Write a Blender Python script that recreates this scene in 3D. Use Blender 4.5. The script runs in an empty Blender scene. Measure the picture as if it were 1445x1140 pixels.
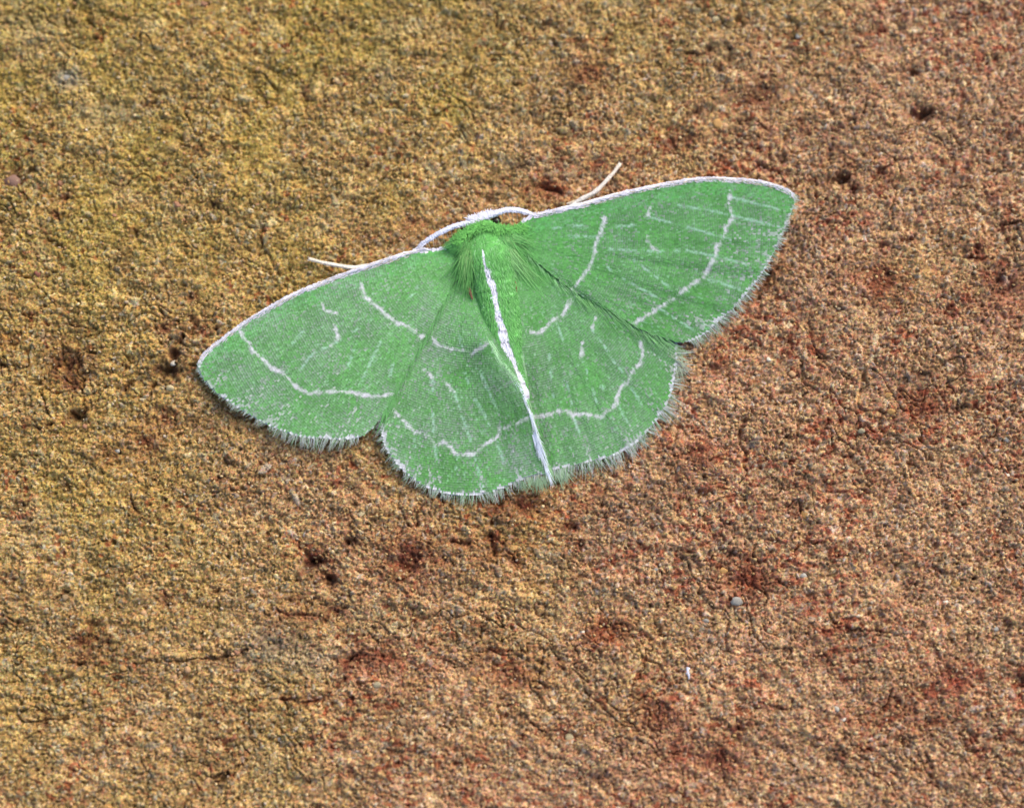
import bpy, math, time
import numpy as np
T0 = time.time()
rng = np.random.default_rng(7)

# ------------------------------------------------------------------ scene, camera, world, sun
# One Blender unit is one centimetre.  S = centimetres per photograph pixel on the stone.
S = 0.00263
W, H = 1445.0, 1140.0
D = 9.0                                   # camera distance, cm
TILT = math.radians(9.0)
sc = bpy.context.scene
sc.unit_settings.scale_length = 0.01
C0 = np.array([0.0, -D * math.sin(TILT), D * math.cos(TILT)])
FPX = D / S

cam_d = bpy.data.cameras.new('camera')
cam = bpy.data.objects.new('camera', cam_d)
sc.collection.objects.link(cam)
cam.location = C0
cam.rotation_euler = (TILT, 0, 0)
cam_d.sensor_width = 36.0
cam_d.lens = 36.0 * FPX / W
cam_d.clip_start = 0.05
cam_d.clip_end = 400
cam_d.dof.use_dof = True
cam_d.dof.focus_distance = D - 0.03
cam_d.dof.aperture_fstop = 0.25
sc.camera = cam

SUN_EL, SUN_AZ = math.radians(42), math.radians(42)      # azimuth clockwise from +Y (up in the picture)
world = bpy.data.worlds.new("World")
sc.world = world
world.use_nodes = True
wn = world.node_tree
sky = wn.nodes.new('ShaderNodeTexSky')
sky.sky_type = 'NISHITA'
sky.sun_disc = False
sky.sun_elevation = SUN_EL
sky.sun_rotation = SUN_AZ
sky.air_density = 1.0
sky.dust_density = 3.0
sky.ozone_density = 1.0
bg = wn.nodes['Background']
bg.inputs['Strength'].default_value = 0.125
wn.links.new(sky.outputs[0], bg.inputs[0])

sun_d = bpy.data.lights.new('sun', 'SUN')
sun_d.energy = 1.15
sun_d.angle = math.radians(38)
sun_d.color = (1.0, 0.955, 0.89)
sun = bpy.data.objects.new('sun', sun_d)
sc.collection.objects.link(sun)
from mathutils import Vector
sdir = Vector((math.sin(SUN_AZ) * math.cos(SUN_EL), math.cos(SUN_AZ) * math.cos(SUN_EL), math.sin(SUN_EL)))
sun.rotation_euler = sdir.to_track_quat('Z', 'Y').to_euler()
sun.location = (3, 8, 10)

sc.view_settings.view_transform = 'Standard'
sc.view_settings.look = 'None'
sc.view_settings.exposure = 0.90
sc.view_settings.gamma = 1.0
sc.render.film_transparent = False

# ------------------------------------------------------------------ helpers
ST, CT = math.sin(TILT), math.cos(TILT)

def P(a):
    """(x, y, height) as measured in photograph pixels on the stone -> centimetres in the world"""
    a = np.asarray(a, float).reshape(-1, 3)
    dx = (a[:, 0] - W / 2) / FPX
    dy = (H / 2 - a[:, 1]) / FPX
    r = np.stack([dx, ST + dy * CT, -CT + dy * ST], 1)
    h = a[:, 2] * S
    t = (h - C0[2]) / r[:, 2]
    return C0 + r * t[:, None]

def Q(x, y):
    """a point of the stone plane -> photograph pixel"""
    vx, vy, vz = x, y - C0[1], -C0[2]
    f = vy * ST - vz * CT
    u = vy * CT + vz * ST
    return W / 2 + FPX * vx / f, H / 2 - FPX * u / f

def s2l(r, g, b):
    c = np.array([r, g, b], float) / 255
    return np.where(c <= 0.04045, c / 12.92, ((c + 0.055) / 1.055) ** 2.4)

def make_mesh(name, verts, faces, col=None, smooth=True, mat=None):
    """faces: (n,3) or (n,4) array"""
    me = bpy.data.meshes.new(name)
    v = np.ascontiguousarray(verts, dtype=np.float32)
    f = np.ascontiguousarray(faces, dtype=np.int32)
    k = f.shape[1]
    me.vertices.add(len(v)); me.vertices.foreach_set('co', v.ravel())
    me.loops.add(f.size); me.loops.foreach_set('vertex_index', f.ravel())
    me.polygons.add(len(f)); me.polygons.foreach_set('loop_start', np.arange(0, f.size, k, dtype=np.int32))
    if smooth:
        me.polygons.foreach_set('use_smooth', np.ones(len(f), dtype=bool))
    me.update(calc_edges=True)
    if col is not None:
        at = me.color_attributes.new('Col', 'FLOAT_COLOR', 'POINT')
        c = np.ones((len(v), 4), np.float32); c[:, :3] = np.clip(col, 0, 1)
        at.data.foreach_set('color', c.ravel())
    if mat: me.materials.append(mat)
    return me

def obj(name, me, parent=None, kind=None, label=None):
    o = bpy.data.objects.new(name, me)
    sc.collection.objects.link(o)
    if parent is not None: o.parent = parent
    if kind: o['kind'] = kind
    if label: o['label'] = label
    return o

def hash2(ix, iy, seed):
    h = (ix.astype(np.int64) * 374761393 + iy.astype(np.int64) * 668265263 + seed * 1442695041) & 0xffffffff
    h = ((h ^ (h >> 13)) * 1274126177) & 0xffffffff
    h = ((h ^ (h >> 16)) * 2246822519) & 0xffffffff
    h = h ^ (h >> 15)
    return (h & 0xffffff) / float(0x1000000)

def vnoise(x, y, seed):
    xi = np.floor(x); yi = np.floor(y)
    fx = x - xi; fy = y - yi
    fx = fx * fx * (3 - 2 * fx); fy = fy * fy * (3 - 2 * fy)
    a = hash2(xi, yi, seed); b = hash2(xi + 1, yi, seed)
    c = hash2(xi, yi + 1, seed); d = hash2(xi + 1, yi + 1, seed)
    return (a + (b - a) * fx) * (1 - fy) + (c + (d - c) * fx) * fy - 0.5

def fbm(x, y, seed, octs=3, gain=0.5):
    r = 0; a = 1.0; ang = 0.6
    for i in range(octs):
        c, s = math.cos(ang * i), math.sin(ang * i)
        r = r + a * vnoise((x * c - y * s) * 2 ** i + 17.3 * i, (x * s + y * c) * 2 ** i - 9.1 * i, seed + i)
        a *= gain
    return r

def catmull(pts, step=2.0, closed=False):
    p = np.asarray(pts, float)
    q = np.vstack([2 * p[0] - p[1], p, 2 * p[-1] - p[-2]])
    out = []
    for i in range(1, len(q) - 2):
        n = max(2, int(np.linalg.norm((q[i + 1] - q[i])[:2]) / step))
        t = np.linspace(0, 1, n, endpoint=False)[:, None]
        a, b, c, d = q[i - 1], q[i], q[i + 1], q[i + 2]
        out.append(0.5 * (2 * b + (c - a) * t + (2 * a - 5 * b + 4 * c - d) * t ** 2 + (-a + 3 * b - 3 * c + d) * t ** 3))
    out.append(p[-1:])
    return np.vstack(out)

def polydist(x, y, pts):
    """distance to a polyline, vectorised"""
    p = np.asarray(pts, float)
    best = np.full(x.shape, 1e9)
    for (x0, y0), (x1, y1) in zip(p[:-1, :2], p[1:, :2]):
        dx, dy = x1 - x0, y1 - y0
        t = np.clip(((x - x0) * dx + (y - y0) * dy) / (dx * dx + dy * dy + 1e-9), 0, 1)
        best = np.minimum(best, np.hypot(x - x0 - t * dx, y - y0 - t * dy))
    return best

# ------------------------------------------------------------------ materials
def mat_attr(name, rough=0.7, noise_scale=60, noise_amt=0.25, bump=0.0, bump_scale=120, sheen=0.0,
             transl=0.0, spec=0.3, hue=0.0):
    m = bpy.data.materials.new(name); m.use_nodes = True
    nt = m.node_tree; N = nt.nodes; L = nt.links
    pb = N['Principled BSDF']
    at = N.new('ShaderNodeAttribute'); at.attribute_name = 'Col'
    tc = N.new('ShaderNodeTexCoord')
    nz = N.new('ShaderNodeTexNoise'); nz.inputs['Scale'].default_value = noise_scale
    nz.inputs['Detail'].default_value = 4
    L.new(tc.outputs['Object'], nz.inputs['Vector'])
    mr = N.new('ShaderNodeMapRange')
    mr.inputs['From Min'].default_value = 0.3; mr.inputs['From Max'].default_value = 0.7
    mr.inputs['To Min'].default_value = 1 - noise_amt; mr.inputs['To Max'].default_value = 1 + noise_amt
    L.new(nz.outputs['Fac'], mr.inputs['Value'])
    mx = N.new('ShaderNodeVectorMath'); mx.operation = 'SCALE'
    L.new(at.outputs['Color'], mx.inputs[0]); L.new(mr.outputs[0], mx.inputs['Scale'])
    if hue:
        n3 = N.new('ShaderNodeTexNoise'); n3.inputs['Scale'].default_value = 210; n3.inputs['Detail'].default_value = 2
        L.new(tc.outputs['Object'], n3.inputs['Vector'])
        sub = N.new('ShaderNodeVectorMath'); sub.operation = 'SUBTRACT'; sub.inputs[1].default_value = (.5, .5, .5)
        L.new(n3.outputs['Color'], sub.inputs[0])
        mad = N.new('ShaderNodeVectorMath'); mad.operation = 'MULTIPLY_ADD'
        mad.inputs[1].default_value = (hue, hue * .9, hue * 1.3); mad.inputs[2].default_value = (1, 1, 1)
        L.new(sub.outputs[0], mad.inputs[0])
        mul = N.new('ShaderNodeVectorMath'); mul.operation = 'MULTIPLY'
        L.new(mx.outputs[0], mul.inputs[0]); L.new(mad.outputs[0], mul.inputs[1])
        mx = mul
    L.new(mx.outputs[0], pb.inputs['Base Color'])
    pb.inputs['Roughness'].default_value = rough
    pb.inputs['Specular IOR Level'].default_value = spec
    if sheen:
        pb.inputs['Sheen Weight'].default_value = sheen
        pb.inputs['Sheen Roughness'].default_value = 0.4
    if bump:
        n2 = N.new('ShaderNodeTexNoise'); n2.inputs['Scale'].default_value = bump_scale
        n2.inputs['Detail'].default_value = 3
        L.new(tc.outputs['Object'], n2.inputs['Vector'])
        bp = N.new('ShaderNodeBump'); bp.inputs['Strength'].default_value = bump
        bp.inputs['Distance'].default_value = 0.006
        L.new(n2.outputs['Fac'], bp.inputs['Height'])
        L.new(bp.outputs[0], pb.inputs['Normal'])
    if transl:
        tb = N.new('ShaderNodeBsdfTranslucent'); L.new(mx.outputs[0], tb.inputs['Color'])
        ms = N.new('ShaderNodeMixShader'); ms.inputs[0].default_value = transl
        L.new(pb.outputs[0], ms.inputs[1]); L.new(tb.outputs[0], ms.inputs[2])
        L.new(ms.outputs[0], N['Material Output'].inputs['Surface'])
    return m

M_stone = mat_attr('sandstone', rough=0.85, noise_scale=170, noise_amt=0.42, bump=0.6, bump_scale=190, spec=0.25, hue=1.3)
M_grain = mat_attr('mineral_grain', rough=0.55, noise_scale=90, noise_amt=0.2, bump=0.35, bump_scale=140, spec=0.4)
M_wing = mat_attr('wing_membrane', rough=0.6, noise_scale=80, noise_amt=0.2, bump=0.3, bump_scale=130, sheen=0.1, spec=0.25)
M_scale = mat_attr('wing_scales', rough=0.5, noise_scale=110, noise_amt=0.15, sheen=0.2, spec=0.3)
M_hair = mat_attr('moth_hair', rough=0.5, noise_scale=60, noise_amt=0.1, sheen=0.2, spec=0.3)
M_body = mat_attr('moth_body', rough=0.7, noise_scale=70, noise_amt=0.25, bump=0.6, bump_scale=90, sheen=0.2, spec=0.2)
M_white = mat_attr('white_scaled_surface', rough=0.6, noise_scale=110, noise_amt=0.12, bump=0.7, bump_scale=150, sheen=0.15, spec=0.25)

def mat_plain(name, col, rough, coat=0.0):
    m = bpy.data.materials.new(name); m.use_nodes = True
    N = m.node_tree.nodes; L = m.node_tree.links; pb = N['Principled BSDF']
    nz = N.new('ShaderNodeTexNoise'); nz.inputs['Scale'].default_value = 80
    tc = N.new('ShaderNodeTexCoord'); L.new(tc.outputs['Object'], nz.inputs['Vector'])
    cr = N.new('ShaderNodeValToRGB')
    cr.color_ramp.elements[0].position = 0.3; cr.color_ramp.elements[1].position = 0.7
    cr.color_ramp.elements[0].color = tuple(c * 0.75 for c in col) + (1,)
    cr.color_ramp.elements[1].color = tuple(min(1, c * 1.2) for c in col) + (1,)
    L.new(nz.outputs['Fac'], cr.inputs[0]); L.new(cr.outputs[0], pb.inputs['Base Color'])
    pb.inputs['Roughness'].default_value = rough
    pb.inputs['Coat Weight'].default_value = coat
    return m
M_eye = mat_plain('eye_surface', (0.035, 0.025, 0.015), 0.25, 0.3)
M_flake = mat_plain('white_lint', (0.72, 0.72, 0.8), 0.5)

# ------------------------------------------------------------------ the stone
# pits: x, y, radius, depth, redness (0..1), painted darkness, stain plus shade of holes and wing edge (0..1)
PITS = [(236, 522, 15, 22, .5, 1), (246, 500, 9, 16, .5, 1), (95, 515, 17, 13, .9, .85), (100, 540, 10, 9, .8, .6), (110, 586, 9, 16, .4, .9),
        (188, 332, 6, 11, .4, .6), (300, 287, 6, 7, .3, .8), (24, 241, 8, 10, .3, .8), (45, 241, 6, 9, .3, .6), (93, 279, 7, 7, .8, .5),
        (42, 213, 4, 8, .4, .6), (215, 146, 6, 5, .6, .4), (430, 130, 7, 4, .9, .5), (280, 213, 6, 5, .6, .4), (206, 145, 5, 6, .3, .6),
        (132, 878, 9, 9, .8, .7), (120, 905, 24, 5, .85, .45), (443, 792, 12, 20, .9, .95), (465, 815, 8, 15, .8, .9), (425, 770, 6, 8, .7, .5),
        (425, 848, 9, 6, .9, .5), (470, 862, 10, 6, .9, .45), (319, 927, 6, 10, .2, .7), (262, 955, 7, 6, .3, .4), (20, 846, 5, 8, 0, .8),
        (67, 788, 4, 7, 0, .8), (235, 850, 9, 5, .8, .4), (493, 763, 7, 16, .9, .9), (580, 790, 24, 8, 1, .55), (578, 798, 10, 7, 1, .6),
        (693, 757, 6, 9, .8, .6), (697, 779, 6, 10, .6, .6), (727, 793, 8, 7, 1, .5), (807, 746, 8, 9, 1, .7), (818, 768, 5, 7, .8, .5),
        (492, 934, 12, 8, .9, .6), (540, 925, 14, 4, .9, .4), (1003, 67, 7, 9, .3, .7), (1023, 65, 6, 10, .3, .7), (1303, 163, 9, 17, .8, .9),
        (1292, 160, 7, 8, .8, .6), (1189, 252, 9, 21, .4, 1), (1203, 267, 8, 6, .9, .6), (1240, 243, 8, 8, .6, .5), (1290, 102, 6, 9, .4, .7),
        (1127, 172, 6, 7, .4, .6), (1014, 101, 5, 7, .4, .8), (1073, 133, 18, 4, .8, .35), (963, 193, 11, 5, .9, .5), (945, 205, 8, 6, .9, .5),
        (1247, 393, 18, 8, 1, .55), (1255, 388, 8, 9, .9, .7), (1420, 397, 18, 8, 1, .6), (1410, 395, 8, 9, .9, .7), (1357, 574, 6, 8, 0, .95),
        (1303, 533, 9, 7, .2, .6), (1253, 624, 6, 8, .3, .7), (1303, 577, 16, 3, 1, .35), (1350, 477, 3, 6, 0, .9), (1352, 498, 5, 4, 1, .6),
        (985, 640, 15, 5, 1, .4), (1200, 645, 7, 7, .9, .5), (1053, 820, 22, 4, 1.0, .45), (1033, 781, 7, 9, .7, .7), (1363, 785, 5, 8, 0, .9),
        (1371, 813, 4, 8, 0, .9), (1043, 1026, 7, 11, .9, .8), (1017, 1072, 17, 9, 1, .6), (1347, 958, 14, 5, 1, .45), (1270, 993, 10, 6, 1, .5),
        (1437, 962, 10, 8, 1, .7), (1403, 1043, 5, 7, 0, .8), (1313, 1020, 8, 7, 1, .6), (1380, 350, 8, 8, 1, .6), (1085, 352, 7, 9, .5, .7),
        (1080, 392, 10, 9, .9, .6), (1052, 420, 7, 6, .8, .4), (768, 265, 11, 7, .8, .5), (785, 268, 8, 6, .9, .4), (622, 254, 4, 7, 0, .8),
        (578, 311, 7, 5, 1, .5), (692, 281, 6, 7, .6, .5), (741, 712, 14, 6, .9, .5), (700, 712, 12, 6, .8, .4), (857, 890, 16, 3, 1, .35),
        (723, 950, 12, 4, 1, .4), (930, 1003, 14, 5, 1, .5), (955, 1055, 14, 6, 1, .55), (340, 635, 3, 6, 0, .95), (321, 653, 4, 8, .2, .8),
        (310, 675, 6, 6, .8, .6), (232, 585, 12, 4, .9, .4), (205, 620, 13, 5, .8, .4), (150, 645, 12, 5, .7, .35), (95, 686, 7, 9, .5, .6),
        (37, 712, 5, 10, .2, .7), (268, 418, 9, 4, .9, .4), (232, 465, 9, 5, .9, .5), (307, 463, 4, 8, 0, .9), (280, 455, 12, 4, .9, .4),
        (16, 430, 8, 3, 1, .2), (830, 105, 16, 4, .9, .4), (780, 60, 4, 6, .2, .7), (905, 105, 5, 7, .3, .7), (497, 375, 5, 5, .2, .5),
        (1170, 210, 6, 6, .5, .5), (1100, 225, 5, 6, .5, .5), (1280, 340, 6, 7, .5, .6), (865, 640, 6, 7, .4, .6), (885, 690, 6, 6, .8, .5),
        (985, 560, 8, 5, .9, .4), (1165, 600, 5, 7, .4, .6), (1120, 720, 9, 4, .9, .4), (1010, 520, 7, 5, .9, .45), (60, 1020, 9, 5, .8, .5),
        (58, 1000, 7, 6, .7, .5), (140, 1115, 5, 7, .4, .7), (735, 1010, 6, 6, .4, .6), (640, 1015, 5, 7, .3, .6), (1240, 870, 6, 6, .4, .6),
        (1160, 930, 8, 5, .8, .4), (1420, 880, 6, 7, .3, .6), (1270, 1045, 8, 5, .7, .5), (1190, 1060, 7, 5, .8, .5), (330, 210, 6, 5, .5, .4)]
# cracks: polyline, half width, depth, redness
CRACKS = [([(210, 548), (232, 520), (246, 490), (258, 473)], 3.5, 9, .5), ([(172, 552), (186, 538), (195, 530), (216, 527)], 3, 7, .4),
          ([(0, 512), (16, 519)], 3, 9, .3), ([(36, 442), (44, 448), (62, 433)], 2, 6, .4), ([(155, 508), (168, 513), (180, 520)], 2.5, 7, .4),
          ([(78, 300), (88, 322), (105, 332)], 2, 5, .7), ([(60, 330), (78, 345), (95, 352)], 1.8, 4, .3), ([(100, 583), (112, 589), (127, 573)], 3, 8, .5),
          ([(40, 600), (60, 606), (75, 600)], 2, 5, .4), ([(103, 935), (130, 938), (185, 936), (240, 932), (285, 930), (323, 926), (350, 918)], 1.8, 6, .3),
          ([(422, 766), (432, 782), (446, 794), (452, 806), (468, 816)], 4, 11, .8), ([(385, 860), (415, 868), (440, 870), (465, 862)], 2, 6, .9),
          ([(398, 985), (425, 992), (455, 985), (480, 965), (492, 942)], 2.3, 7, .8), ([(290, 1092), (300, 1097), (312, 1092)], 2, 7, .2),
          ([(305, 1104), (322, 1091)], 3, 9, .3), ([(40, 1018), (90, 1014), (150, 1013), (170, 1018)], 1.8, 5, .3), ([(75, 845), (100, 832), (140, 830)], 1.5, 4, .2),
          ([(630, 758), (645, 764), (662, 765)], 3, 8, .7), ([(690, 750), (694, 765), (697, 782)], 3, 8, .6), ([(710, 768), (718, 780), (730, 795)], 2, 6, .9),
          ([(802, 745), (816, 750), (819, 762), (812, 775)], 2.2, 7, .8), ([(480, 942), (494, 930), (512, 918), (560, 912)], 2.5, 7, .8),
          ([(480, 981), (510, 987), (545, 992), (570, 998)], 2, 6, .5), ([(552, 1060), (590, 1062), (612, 1055)], 2, 6, .3),
          ([(765, 937), (785, 938), (798, 944)], 2.5, 6, .3), ([(735, 1010), (755, 1022), (772, 1035)], 2, 6, .4), ([(560, 820), (580, 812), (610, 780)], 2, 5, .8),
          ([(1285, 155), (1300, 164), (1312, 158)], 3, 8, .6), ([(1176, 256), (1190, 251), (1204, 246)], 4, 10, .5), ([(1232, 250), (1245, 243), (1258, 234)], 2, 6, .5),
          ([(1240, 350), (1252, 345), (1290, 335), (1325, 318)], 2.5, 7, .6), ([(1395, 322), (1410, 318), (1440, 312)], 3, 8, .5), ([(1340, 370), (1370, 362), (1400, 366)], 2, 5, .9),
          ([(1250, 225), (1310, 225), (1335, 232)], 2, 5, .5), ([(960, 72), (985, 78), (1010, 68), (1026, 62)], 2.5, 6, .3), ([(970, 160), (1000, 155), (1010, 148)], 2, 5, .4),
          ([(1380, 100), (1395, 88), (1405, 80)], 2, 5, .5), ([(745, 268), (768, 262), (790, 270)], 3.5, 8, .8), ([(700, 232), (722, 238), (745, 232)], 1.6, 4, .3),
          ([(1000, 648), (1040, 640), (1075, 645)], 1.8, 4, .5), ([(1085, 760), (1120, 770), (1160, 765)], 1.8, 4, .4), ([(1180, 880), (1215, 890), (1260, 893)], 2, 5, .3),
          ([(1150, 1040), (1190, 1048), (1230, 1060)], 2.2, 5, .5), ([(1060, 985), (1100, 1000), (1130, 998)], 1.8, 4, .6), ([(865, 700), (885, 720), (870, 740)], 1.8, 4, .5),
          ([(175, 430), (160, 470), (120, 462), (85, 455)], 1.8, 4, .3), ([(325, 690), (345, 700), (380, 705)], 1.6, 4, .4), ([(180, 690), (190, 720), (205, 730)], 1.8, 4, .5),
          ([(480, 225), (510, 232), (530, 240)], 1.8, 4, .3), ([(415, 145), (440, 148), (460, 142)], 1.8, 4, .4)]
# stains of the stone, plus moth shade painted below the wing tip: x, y, rx, ry, colour, strength
STAINS_SHADE = [(383, 908, 42, 26, s2l(105, 105, 92), .55), (440, 930, 46, 22, s2l(185, 170, 135), .35), (420, 870, 60, 26, s2l(125, 72, 45), .4),
          (93, 110, 22, 12, s2l(165, 162, 150), .5), (145, 160, 40, 26, s2l(150, 140, 112), .35), (45, 45, 40, 30, s2l(160, 150, 120), .3),
          (245, 500, 12, 8, s2l(190, 130, 90), .5), (1053, 815, 36, 20, s2l(165, 75, 35), .5), (1240, 400, 40, 24, s2l(150, 70, 35), .5),
          (1420, 430, 34, 40, s2l(150, 80, 55), .5), (575, 780, 38, 36, s2l(140, 70, 42), .45), (545, 935, 40, 30, s2l(150, 85, 60), .45),
          (857, 892, 30, 18, s2l(175, 80, 30), .5), (1347, 955, 26, 22, s2l(170, 85, 65), .5), (1300, 575, 30, 22, s2l(160, 75, 30), .45),
          (1000, 1070, 60, 30, s2l(150, 72, 48), .4), (720, 950, 60, 22, s2l(165, 85, 50), .35), (930, 1010, 60, 26, s2l(150, 75, 45), .4),
          (1085, 370, 30, 36, s2l(150, 85, 45), .45), (780, 270, 48, 18, s2l(150, 90, 50), .45), (740, 715, 60, 24, s2l(130, 65, 30), .5),  # last one: red stain with the moth's shade painted in
          (700, 780, 60, 26, s2l(150, 88, 48), .4), (985, 640, 40, 26, s2l(160, 85, 55), .4), (10, 480, 16, 10, s2l(180, 100, 30), .4),
          (1073, 133, 44, 22, s2l(140, 95, 55), .4), (830, 105, 30, 18, s2l(150, 95, 50), .35), (100, 520, 36, 40, s2l(130, 75, 40), .4),
          (230, 600, 40, 30, s2l(150, 95, 55), .35), (190, 640, 50, 40, s2l(150, 100, 62), .35), (1270, 1000, 60, 30, s2l(150, 78, 45), .35),
          (1310, 530, 60, 25, s2l(120, 92, 60), .3), (600, 330, 60, 30, s2l(165, 105, 60), .25), (1020, 500, 40, 30, s2l(165, 95, 55), .35)]

def axis(lo, hi, pitch, far):
    core = np.arange(lo, hi, pitch)
    g = [min(pitch * 1.25 ** i, 5.5 * S) for i in range(1, 60)] + [5.5 * S * 1.14 ** i for i in range(1, 60)]
    out = np.cumsum(g); out = out[out < far]
    return np.concatenate([(lo - out)[::-1], core, core[-1] + out])

PITCH = 1.38 * S
gx = axis(-760 * S, 760 * S, PITCH, 5.0)
gy = axis(-620 * S, 640 * S, PITCH, 5.0)
X, Y = np.meshgrid(gx, gy)
nY, nX = X.shape
px, py = Q(X, Y)
px = px.astype(np.float64); py = py.astype(np.float64)

def bedding(px, py):
    """direction in which the layers of the stone run"""
    return 0.10 + 0.30 * np.clip((px - 500) / 900, -0.3, 1) * np.clip(py / 900, 0, 1.1)

def stone_macro(px, py):
    a = bedding(px, py)
    ca, sa = np.cos(a), np.sin(a)
    u = px * ca + py * sa; v = -px * sa + py * ca
    wx = px + 10 * fbm(px / 30, py / 30, 5, 2); wy = py + 10 * fbm(px / 30, py / 30, 9, 2)
    h = 9 * fbm(px / 210, py / 210, 11, 2)
    h += 5.5 * fbm(wx / 52, wy / 52, 21, 3, .6)
    r = fbm(u / 46, v / 13 + 3 * fbm(px / 60, py / 60, 31, 2), 41, 2)           # low steps along the bedding
    h += 4.5 * r
    r2 = np.abs(fbm(u / 60 + 4, v / 22 + 2 * fbm(px / 40, py / 40, 33, 2), 51, 2))
    gate = np.clip(fbm(px / 90, py / 90, 61, 2) * 3 + .2, 0, 1)
    h -= 8 * np.clip(1 - r2 / 0.045, 0, 1) * gate                             # broken hairline joints
    jx = px + 7 * fbm(px / 9, py / 9, 71, 2); jy = py + 7 * fbm(px / 9, py / 9, 73, 2)
    red = np.zeros_like(px); dark = np.zeros_like(px)
    for (cx, cy, rad, dep, rd, dk) in PITS:
        m = (np.abs(px - cx) < rad * 3 + 8) & (np.abs(py - cy) < rad * 3 + 8)
        if not m.any(): continue
        d = np.hypot((jx[m] - cx) * .85, jy[m] - cy) / rad
        h[m] -= dep * np.exp(-(d ** 2) * 1.6)
        g = np.exp(-(d ** 2) * .6) * np.clip(.75 + 1.5 * fbm(px[m] / 7, py[m] / 6, 79, 2), .1, 1.15)
        red[m] = np.maximum(red[m], g * rd); dark[m] = np.maximum(dark[m], np.clip(g * dk * 1.25, 0, 1))
    kx = px + 5 * fbm(px / 7, py / 7, 75, 2); ky = py + 5 * fbm(px / 7, py / 7, 77, 2)
    for pts, wd, dep, rd in CRACKS:
        p = np.array(pts, float); lo = p.min(0) - 22; hi = p.max(0) + 22
        m = (px > lo[0]) & (px < hi[0]) & (py > lo[1]) & (py < hi[1])
        if not m.any(): continue
        d = polydist(kx[m], ky[m], p)
        kg = np.clip(.75 + 2.6 * fbm(px[m] / 16, py[m] / 16, 78, 2), 0, 1.3)
        h[m] -= dep * np.clip(1.25 - d / wd, 0, 1) * kg
        red[m] = np.maximum(red[m], rd * .8 * np.exp(-(d / (wd * 2.6)) ** 2) * kg)
        dark[m] = np.maximum(dark[m], .45 * np.exp(-(d / (wd * 1.2)) ** 2) * kg)
    return h, red, dark

def worley(px, py, size, seed, keep=1.0, squash=.35):
    """domed grains: height above the bed, id hash of the grain on top"""
    gx_, gy_ = px / size, py / size
    ix, iy = np.floor(gx_), np.floor(gy_)
    best = np.full(px.shape, -1.0); idh = np.zeros(px.shape); idh2 = np.zeros(px.shape)
    for oy in (-1, 0, 1):
        for ox in (-1, 0, 1):
            cx, cy = ix + ox, iy + oy
            a = hash2(cx, cy, seed); b = hash2(cx, cy, seed + 1); c = hash2(cx, cy, seed + 2); e = hash2(cx, cy, seed + 3)
            dx = gx_ - cx - a; dy = gy_ - cy - b
            th = c * 3.14159
            u = dx * np.cos(th) + dy * np.sin(th); v = -dx * np.sin(th) + dy * np.cos(th)
            r = (0.38 + 0.42 * e)
            q = (u / (r * (1 + squash))) ** 2 + (v / (r * (1 - squash))) ** 2
            q = q + 0.35 * (np.abs(u) * np.abs(v)) / (r * r)
            hgt = np.where((q < 1) & (hash2(cx, cy, seed + 4) < keep), np.sqrt(np.clip(1 - q, 0, 1)) * r * (0.7 + .6 * hash2(cx, cy, seed + 5)), -1)
            sel = hgt > best
            best = np.where(sel, hgt, best); idh = np.where(sel, hash2(cx, cy, seed + 6), idh); idh2 = np.where(sel, hash2(cx, cy, seed + 7), idh2)
    return best * size, idh, idh2

PAL = np.array([s2l(196, 158, 88), s2l(178, 136, 70), s2l(150, 108, 52), s2l(212, 180, 118), s2l(168, 122, 72), s2l(226, 204, 152),
                s2l(120, 84, 42), s2l(172, 104, 62), s2l(150, 70, 42), s2l(150, 140, 118), s2l(122, 116, 104), s2l(192, 148, 108),
                s2l(66, 50, 36), s2l(188, 178, 160)])
PW_YEL = np.array([15, 15, 10, 10, 8, 4, 7, 2, 1, 6, 4, 4, 4, 2.0])
PW_RED = np.array([8, 9, 9, 10, 12, 6, 7, 10, 5, 5, 4, 12, 3, 3.0])

def pick(idh, w):
    c = np.cumsum(w / w.sum())
    return PAL[np.clip(np.searchsorted(c, idh), 0, len(PAL) - 1)]

macro, red, dark = stone_macro(px, py)
jx = px + 2.0 * fbm(px / 6, py / 6, 81, 2); jy = py + 2.0 * fbm(px / 6, py / 6, 83, 2)
h1, i1, k1 = worley(jx, jy, 4.4, 101)
h2, i2, k2 = worley(jx, jy, 6.6, 131, keep=.35)
h3, i3, k3 = worley(jx, jy, 11.0, 161, keep=.05)
b = 1.15
hh = np.maximum(h1 * b, -1.0); idd = i1.copy(); kk = k1.copy()
for hq, iq, kq in ((h2 * .95, i2, k2), (h3 * .75, i3, k3)):
    s_ = hq > hh
    hh = np.where(s_, hq, hh); idd = np.where(s_, iq, idd); kk = np.where(s_, kq, kk)
crumb = fbm(px / 3.6, py / 3.6, 91, 2)
plate = np.abs(fbm(px / 11 + .6 * py / 11, py / 7.5, 95, 3))
pore = np.clip(vnoise(px / 7.3, py / 5.6, 97) * 2 - .55, 0, 1) + .8 * np.clip(vnoise(px / 4.1, py / 3.6, 99) * 2 - .62, 0, 1)
Z = macro + hh * .74 + 2.2 * crumb + 4.5 * fbm(px / 17, py / 13, 93, 2) - 5.0 * np.clip(.16 - plate, 0, 1) / .16 * .5 - 14 * pore
# the stone is level under the moth
MOTHC = np.array([705., 475.])
under = np.exp(-(((px - 705) / 330) ** 2 + ((py - 470) / 190) ** 2) ** 2)
Z = Z * (1 - .45 * under) - under * 3.5
smooth_ = np.clip(fbm(px / 48, py / 34, 305, 3) * 4 - .7, 0, 1)
Z = Z - smooth_ * (hh * .45 + 1.3 * crumb) 
Z = np.where(Z > 9, 9 + (Z - 9) * .3, Z)

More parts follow.
